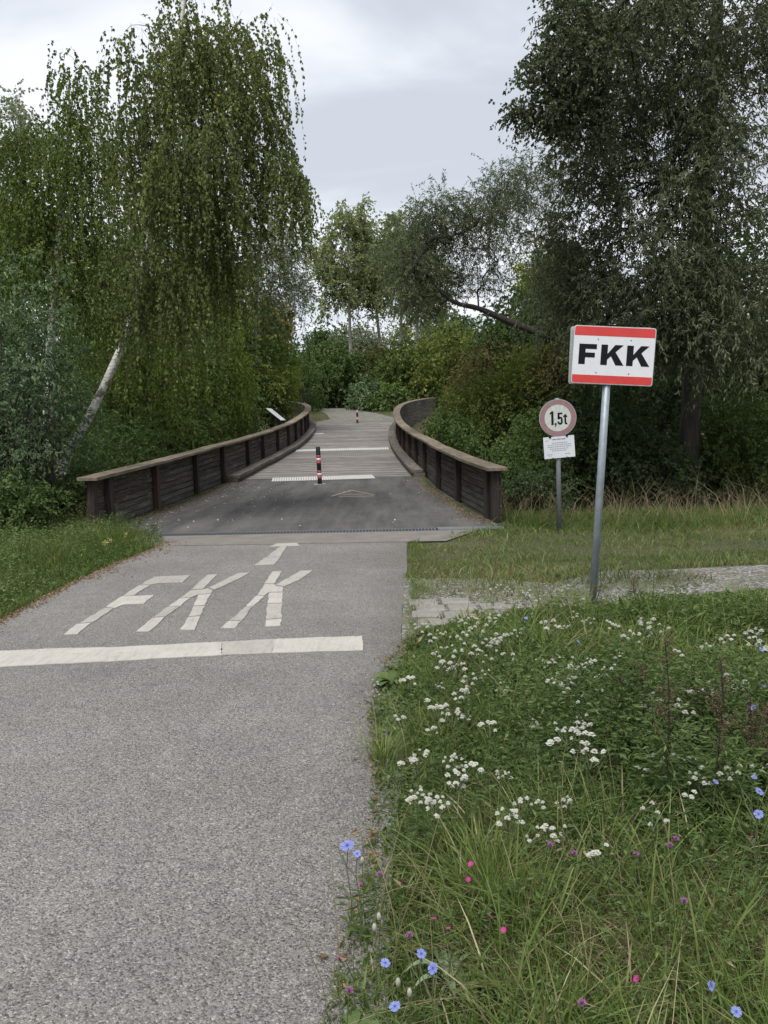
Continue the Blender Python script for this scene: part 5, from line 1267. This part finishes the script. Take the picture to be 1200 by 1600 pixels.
for x, y, lab in [(865,1322,'mauve knapweed head in a pair right of the tussock'),(898,1330,'mauve knapweed head, right one of the pair'),(1042,1306,'mauve knapweed head before the left mugwort stem'),(1056,1318,'second mauve knapweed head before the left mugwort stem'),(996,1340,'mauve knapweed head low left of the mugwort stems'),(650,1455,'pale mauve knapweed head above the chicory'),(1069,1405,'pale mauve head below the mugwort stems'),(912,1575,'dull mauve head at the bottom edge'),(590,1370,'faint mauve head near the asphalt'),(538,1556,'mauve head low at the asphalt corner'),(1052,1095,'tiny mauve head beside the left mugwort top')]:
    p = at(x, y, .28); place('knap', knap_proto, (p[0], p[1], 0), lab, 'knapweed', 'mauve knapweed in the meadow', .28/.30, tilt=(rnd.uniform(-.1,.1), rnd.uniform(-.1,.1)))
# white campion bladders by the asphalt and yellow toadflax on the left verge
def camp_proto():
    e = empty('bladder_campion'); V, T = stem_mesh([[np.array([0,0,-.02]), np.array([.005,0,.12]), np.array([0,0,.22])]], .0015); link('stem', fast_mesh('stem', V, T), M_stem, e)
    lathe(MB(), [(.001,.205),(.0065,.215),(.0075,.224),(.004,.234)], 10).build('calyx', P_white, e, None, 0, True); return e
for x, y, lab in [(585,1450,'upper cream campion bladder by the asphalt'),(592,1433,'topmost cream campion bladder by the asphalt'),(566,1345,'cream campion bladder under the large blue flower'),(640,1552,'cream campion bladder beside the lowest chicory'),(622,1536,'cream campion bladder left of a similar one near the bottom')]:
    p = at(x, y, .2); place('camp', camp_proto, (p[0], p[1], 0), lab, 'campion', 'bladder campion by the asphalt', .2/.22)
def toad_proto():
    e = empty('toadflax_plant'); q = np.random.RandomState(4); V, T = stem_mesh([[np.array([0,0,-.02]), np.array([.01,0,.15]), np.array([0,0,.32])]], .002); link('stem', fast_mesh('stem', V, T), M_stem, e)
    n = 26; P = np.stack([q.normal(0,.012,n), q.normal(0,.012,n), q.uniform(.28,.34,n)], 1); link('flower_spike', leaf_mesh('flower_spike', P, q.normal(size=(n,3)), .020, .013, q.uniform(0,1,n)), P_yell, e); return e
for x, y, lab in [(167,862,'upper pale yellow flower spike in the left verge'),(174,868,'pale yellow flower spike right of the upper one in the left verge'),(164,871,'lowest pale yellow flower spike in the left verge'),(198,862,'small pale yellow spike nearest the asphalt on the left verge')]:
    p = at(x, y, .24); px_ = min(p[0], float(l_edge(p[1]))-.06); place('toad', toad_proto, (px_, p[1]*px_/p[0], 0), lab, 'toadflax', 'yellow flower spikes in the left verge', .78)

# mugwort stems
def mugwort(bx, by, tx, ty, label, seed, dens=1.0):
    q = np.random.RandomState(seed); b = at(bx, by, 0.0); t = atY(tx, ty, b[1]); o = np.array([b[0], b[1], 0]); H_ = t[2]
    e = tag(empty('mugwort_plant', tuple(o)), label, 'mugwort')
    main = [np.array([0,0,-.03])]+[np.array([(t[0]-b[0])*k+q.normal(0,.006), q.normal(0,.006), H_*k]) for k in (.2,.4,.6,.8,1.0)]
    ps = []; P, D = [], []; S, SD = [], []
    for i in range(int(34*dens)):
        k = q.uniform(.22,1); z = H_*k; a = q.uniform(0,6.28); l = (.16*(1-k)+.035)*q.uniform(.6,1.2); d = np.array([math.cos(a), math.sin(a), 1.3]); d /= np.linalg.norm(d)
        s = np.array([np.interp(z, [0,H_], [0,t[0]-b[0]]), 0, z]); en = s+d*l; ps.append([s, (s+en)/2+[0,0,-.004], en])
        for j in range(26 if k > .5 else 12):
            u = q.uniform(.2,1); p_ = s+(en-s)*u+q.normal(size=3)*.006
            if k > .5: S.append(p_); SD.append(q.normal(size=3)+[0,0,.3])
            else: P.append(p_); D.append(q.normal(size=3))
    V, T = stem_mesh([main], .0036); link('stem', fast_mesh('stem', V, T), M_bstem, e)
    V, T = stem_mesh(ps, .0010, 3); link('side_twigs', fast_mesh('side_twigs', V, T, np.full(len(V), .4)), L_mug, e)
    # leafy base
    for i in range(int(500*dens)):
        z = q.uniform(.05,.6)*H_; a = q.uniform(0,6.28); r = q.uniform(.01,.13); P.append(np.array([r*math.cos(a)+(t[0]-b[0])*z/H_, r*math.sin(a), z])); D.append(np.array([math.cos(a), math.sin(a), q.uniform(-.3,.8)]))
    link('leaves', leaf_mesh('leaves', np.array(P), np.array(D), .036, .010, np.clip(q.normal(.55,.2,len(P)),0,1)), L_herb, e)
    tag(link('seed_heads', leaf_mesh('seed_heads', np.array(S), np.array(SD), .008, .005, q.uniform(0,1,len(S))), L_mug, e), kind='stuff')
    return e
mugwort(1046,1325,1038,1000,'dark stemmed mugwort with brown seed head, the left of two tall ones', 1)
mugwort(1127,1335,1128,1030,'dark stemmed mugwort with brown seed head, the right of two tall ones', 2)
mugwort(1010,1230,1003,1045,'shorter reddish brown mugwort left of the two tall dark stems', 3, .9)
mugwort(975,1200,968,1060,'faint brown mugwort farther left behind the tall dark stems', 4, .6)
mugwort(1175,1290,1172,1090,'brown seeding weed near the right edge', 5, 1.2)
mugwort(1205,1300,1195,1110,'brown seeding weed cut by the right edge of the view', 6, 1.2)
mugwort(1090,1230,1088,1075,'brown seeding weed between and behind the two tall dark stems', 7, .8)
mugwort(935,1010,938,890,'dark seeding weed just right of the pole foot', 8, .35)
mugwort(1000,985,990,905,'small brown weed at the edge of the gravel track', 9, .35)
# dry weed stalks in front of the left railing
for i, (bx, by, tx, ty, lab) in enumerate([(185,850,200,765,'tallest dry weed stalk against the left railing'),(205,852,235,772,'dry weed stalk leaning right against the left railing'),(176,850,184,775,'thin dry stalk by the second post of the left railing'),(232,848,252,800,'dark short weed where verge meets the drain'),(130,850,128,790,'weed stalk at the end post of the left railing')]):
    mugwort(bx, by, tx, ty, lab, 20+i, .3)
# bright grass tussock
def tussock(px, py, n, h, label, mu=.72, w=.0045, r=.05):
    p = at(px, py, 0); a = rs.uniform(0,6.28,n); rr = np.abs(rs.normal(0,r,n)); X = p[0]+rr*np.cos(a); Y = p[1]+rr*np.sin(a)
    e = tag(empty('grass_tussock', (p[0],p[1],0)), label, 'grass tussock')
    o = blades('grass_blades', X-0, Y-0, rs.uniform(.5,1.05,n)*h, rs.uniform(.7,1.3,n)*w, rs.uniform(.15,1.1,n), rs.normal(mu,.08,n), L_grass, segs=5, dirv=a+rs.normal(0,.5,n), kind=None)
    o.data.transform(Matrix.Translation((-p[0],-p[1],0))); o.parent = e
    return e
tussock(765,1425,230,.34,'bright green arching grass tussock left of centre in the near meadow')
tussock(600,1190,90,.20,'small pale green grass tuft spreading at the asphalt bend', .75, r=.06)
tussock(1180,1640,120,.30,'grass tussock in the bottom right corner', .7)
tussock(880,1130,120,.30,'fine bright grass tuft in the middle of the meadow', .7)
tussock(1090,1075,140,.34,'long bright grass tuft below the right gravel track', .68, r=.10)
tussock(1010,1010,120,.30,'long grass tuft right of the pole foot', .66, r=.10)
# broad leaved plants
def broad(px, py, n, L, Wd, label, mat, mu, spread_=.9, up_=.5, name='dock_plant', cat='plant'):
    p = at(px, py, 0); e = tag(empty(name, (p[0],p[1],0)), label, cat)
    for i in range(n):
        a = rnd.uniform(0,6.28); l = L*rnd.uniform(.6,1.1); w = Wd*rnd.uniform(.7,1.2)*l/L; u = rnd.uniform(.3,1)*up_; V, T = [], []; K = 6
        for j in range(K+1):
            t = j/K; ww = w/2*math.sin(math.pi*min(1,max(.04,t))**.8)*(1 if j < K else 0)+.0008; x = l*t*spread_*(1-.1*t); z = .02+l*(u*t*1.6-u*1.25*t*t)
            fo = ww*.35
            V += [(x, -ww, z+fo), (x, 0, z), (x, ww, z+fo)]
        for j in range(K): b = 3*j; T += [(b,b+1,b+4,b+3),(b+1,b+2,b+5,b+4)]
        me = fast_mesh('leaf', np.array(V), np.array(T), np.full(len(V), min(1,max(0,rnd.gauss(mu,.12)))), smooth=True); me.transform(Matrix.Rotation(a, 4, 'Z')); me.transform(Matrix.Translation((rnd.uniform(-.01,.01),rnd.uniform(-.01,.01),0)))
        link('leaf', me, mat, e)
    return e
broad(610,1070,14,.17,.055,'broad leaved dock rosette at the meadow corner by the asphalt', L_herb, .6)
broad(830,1200,16,.22,.05,'long leaved plant in the middle of the near meadow', L_herb, .75)
broad(800,1560,9,.24,.035,'plant with long curling yellow green leaves in the nearest meadow', L_grass, .72)
broad(1150,1480,10,.12,.075,'round leaved bright seedling near the right edge', L_herb, .9, up_=.9)
broad(700,1545,16,.15,.02,'grey green cut leaved plant beside the round chicory flower', L_grey, .75, up_=.9)
broad(740,1440,10,.10,.05,'small broad leaf rosette in the shade below the tussock', L_herb, .6)
broad(940,1480,10,.13,.05,'low leaf rosette in the straw of the near meadow', L_herb, .5)
broad(560,1620,18,.09,.03,'low leafy plant at the asphalt corner at the bottom', L_herb, .5)
broad(1000,1180,14,.16,.03,'narrow leaved weed under the mugwort', L_herb, .6)
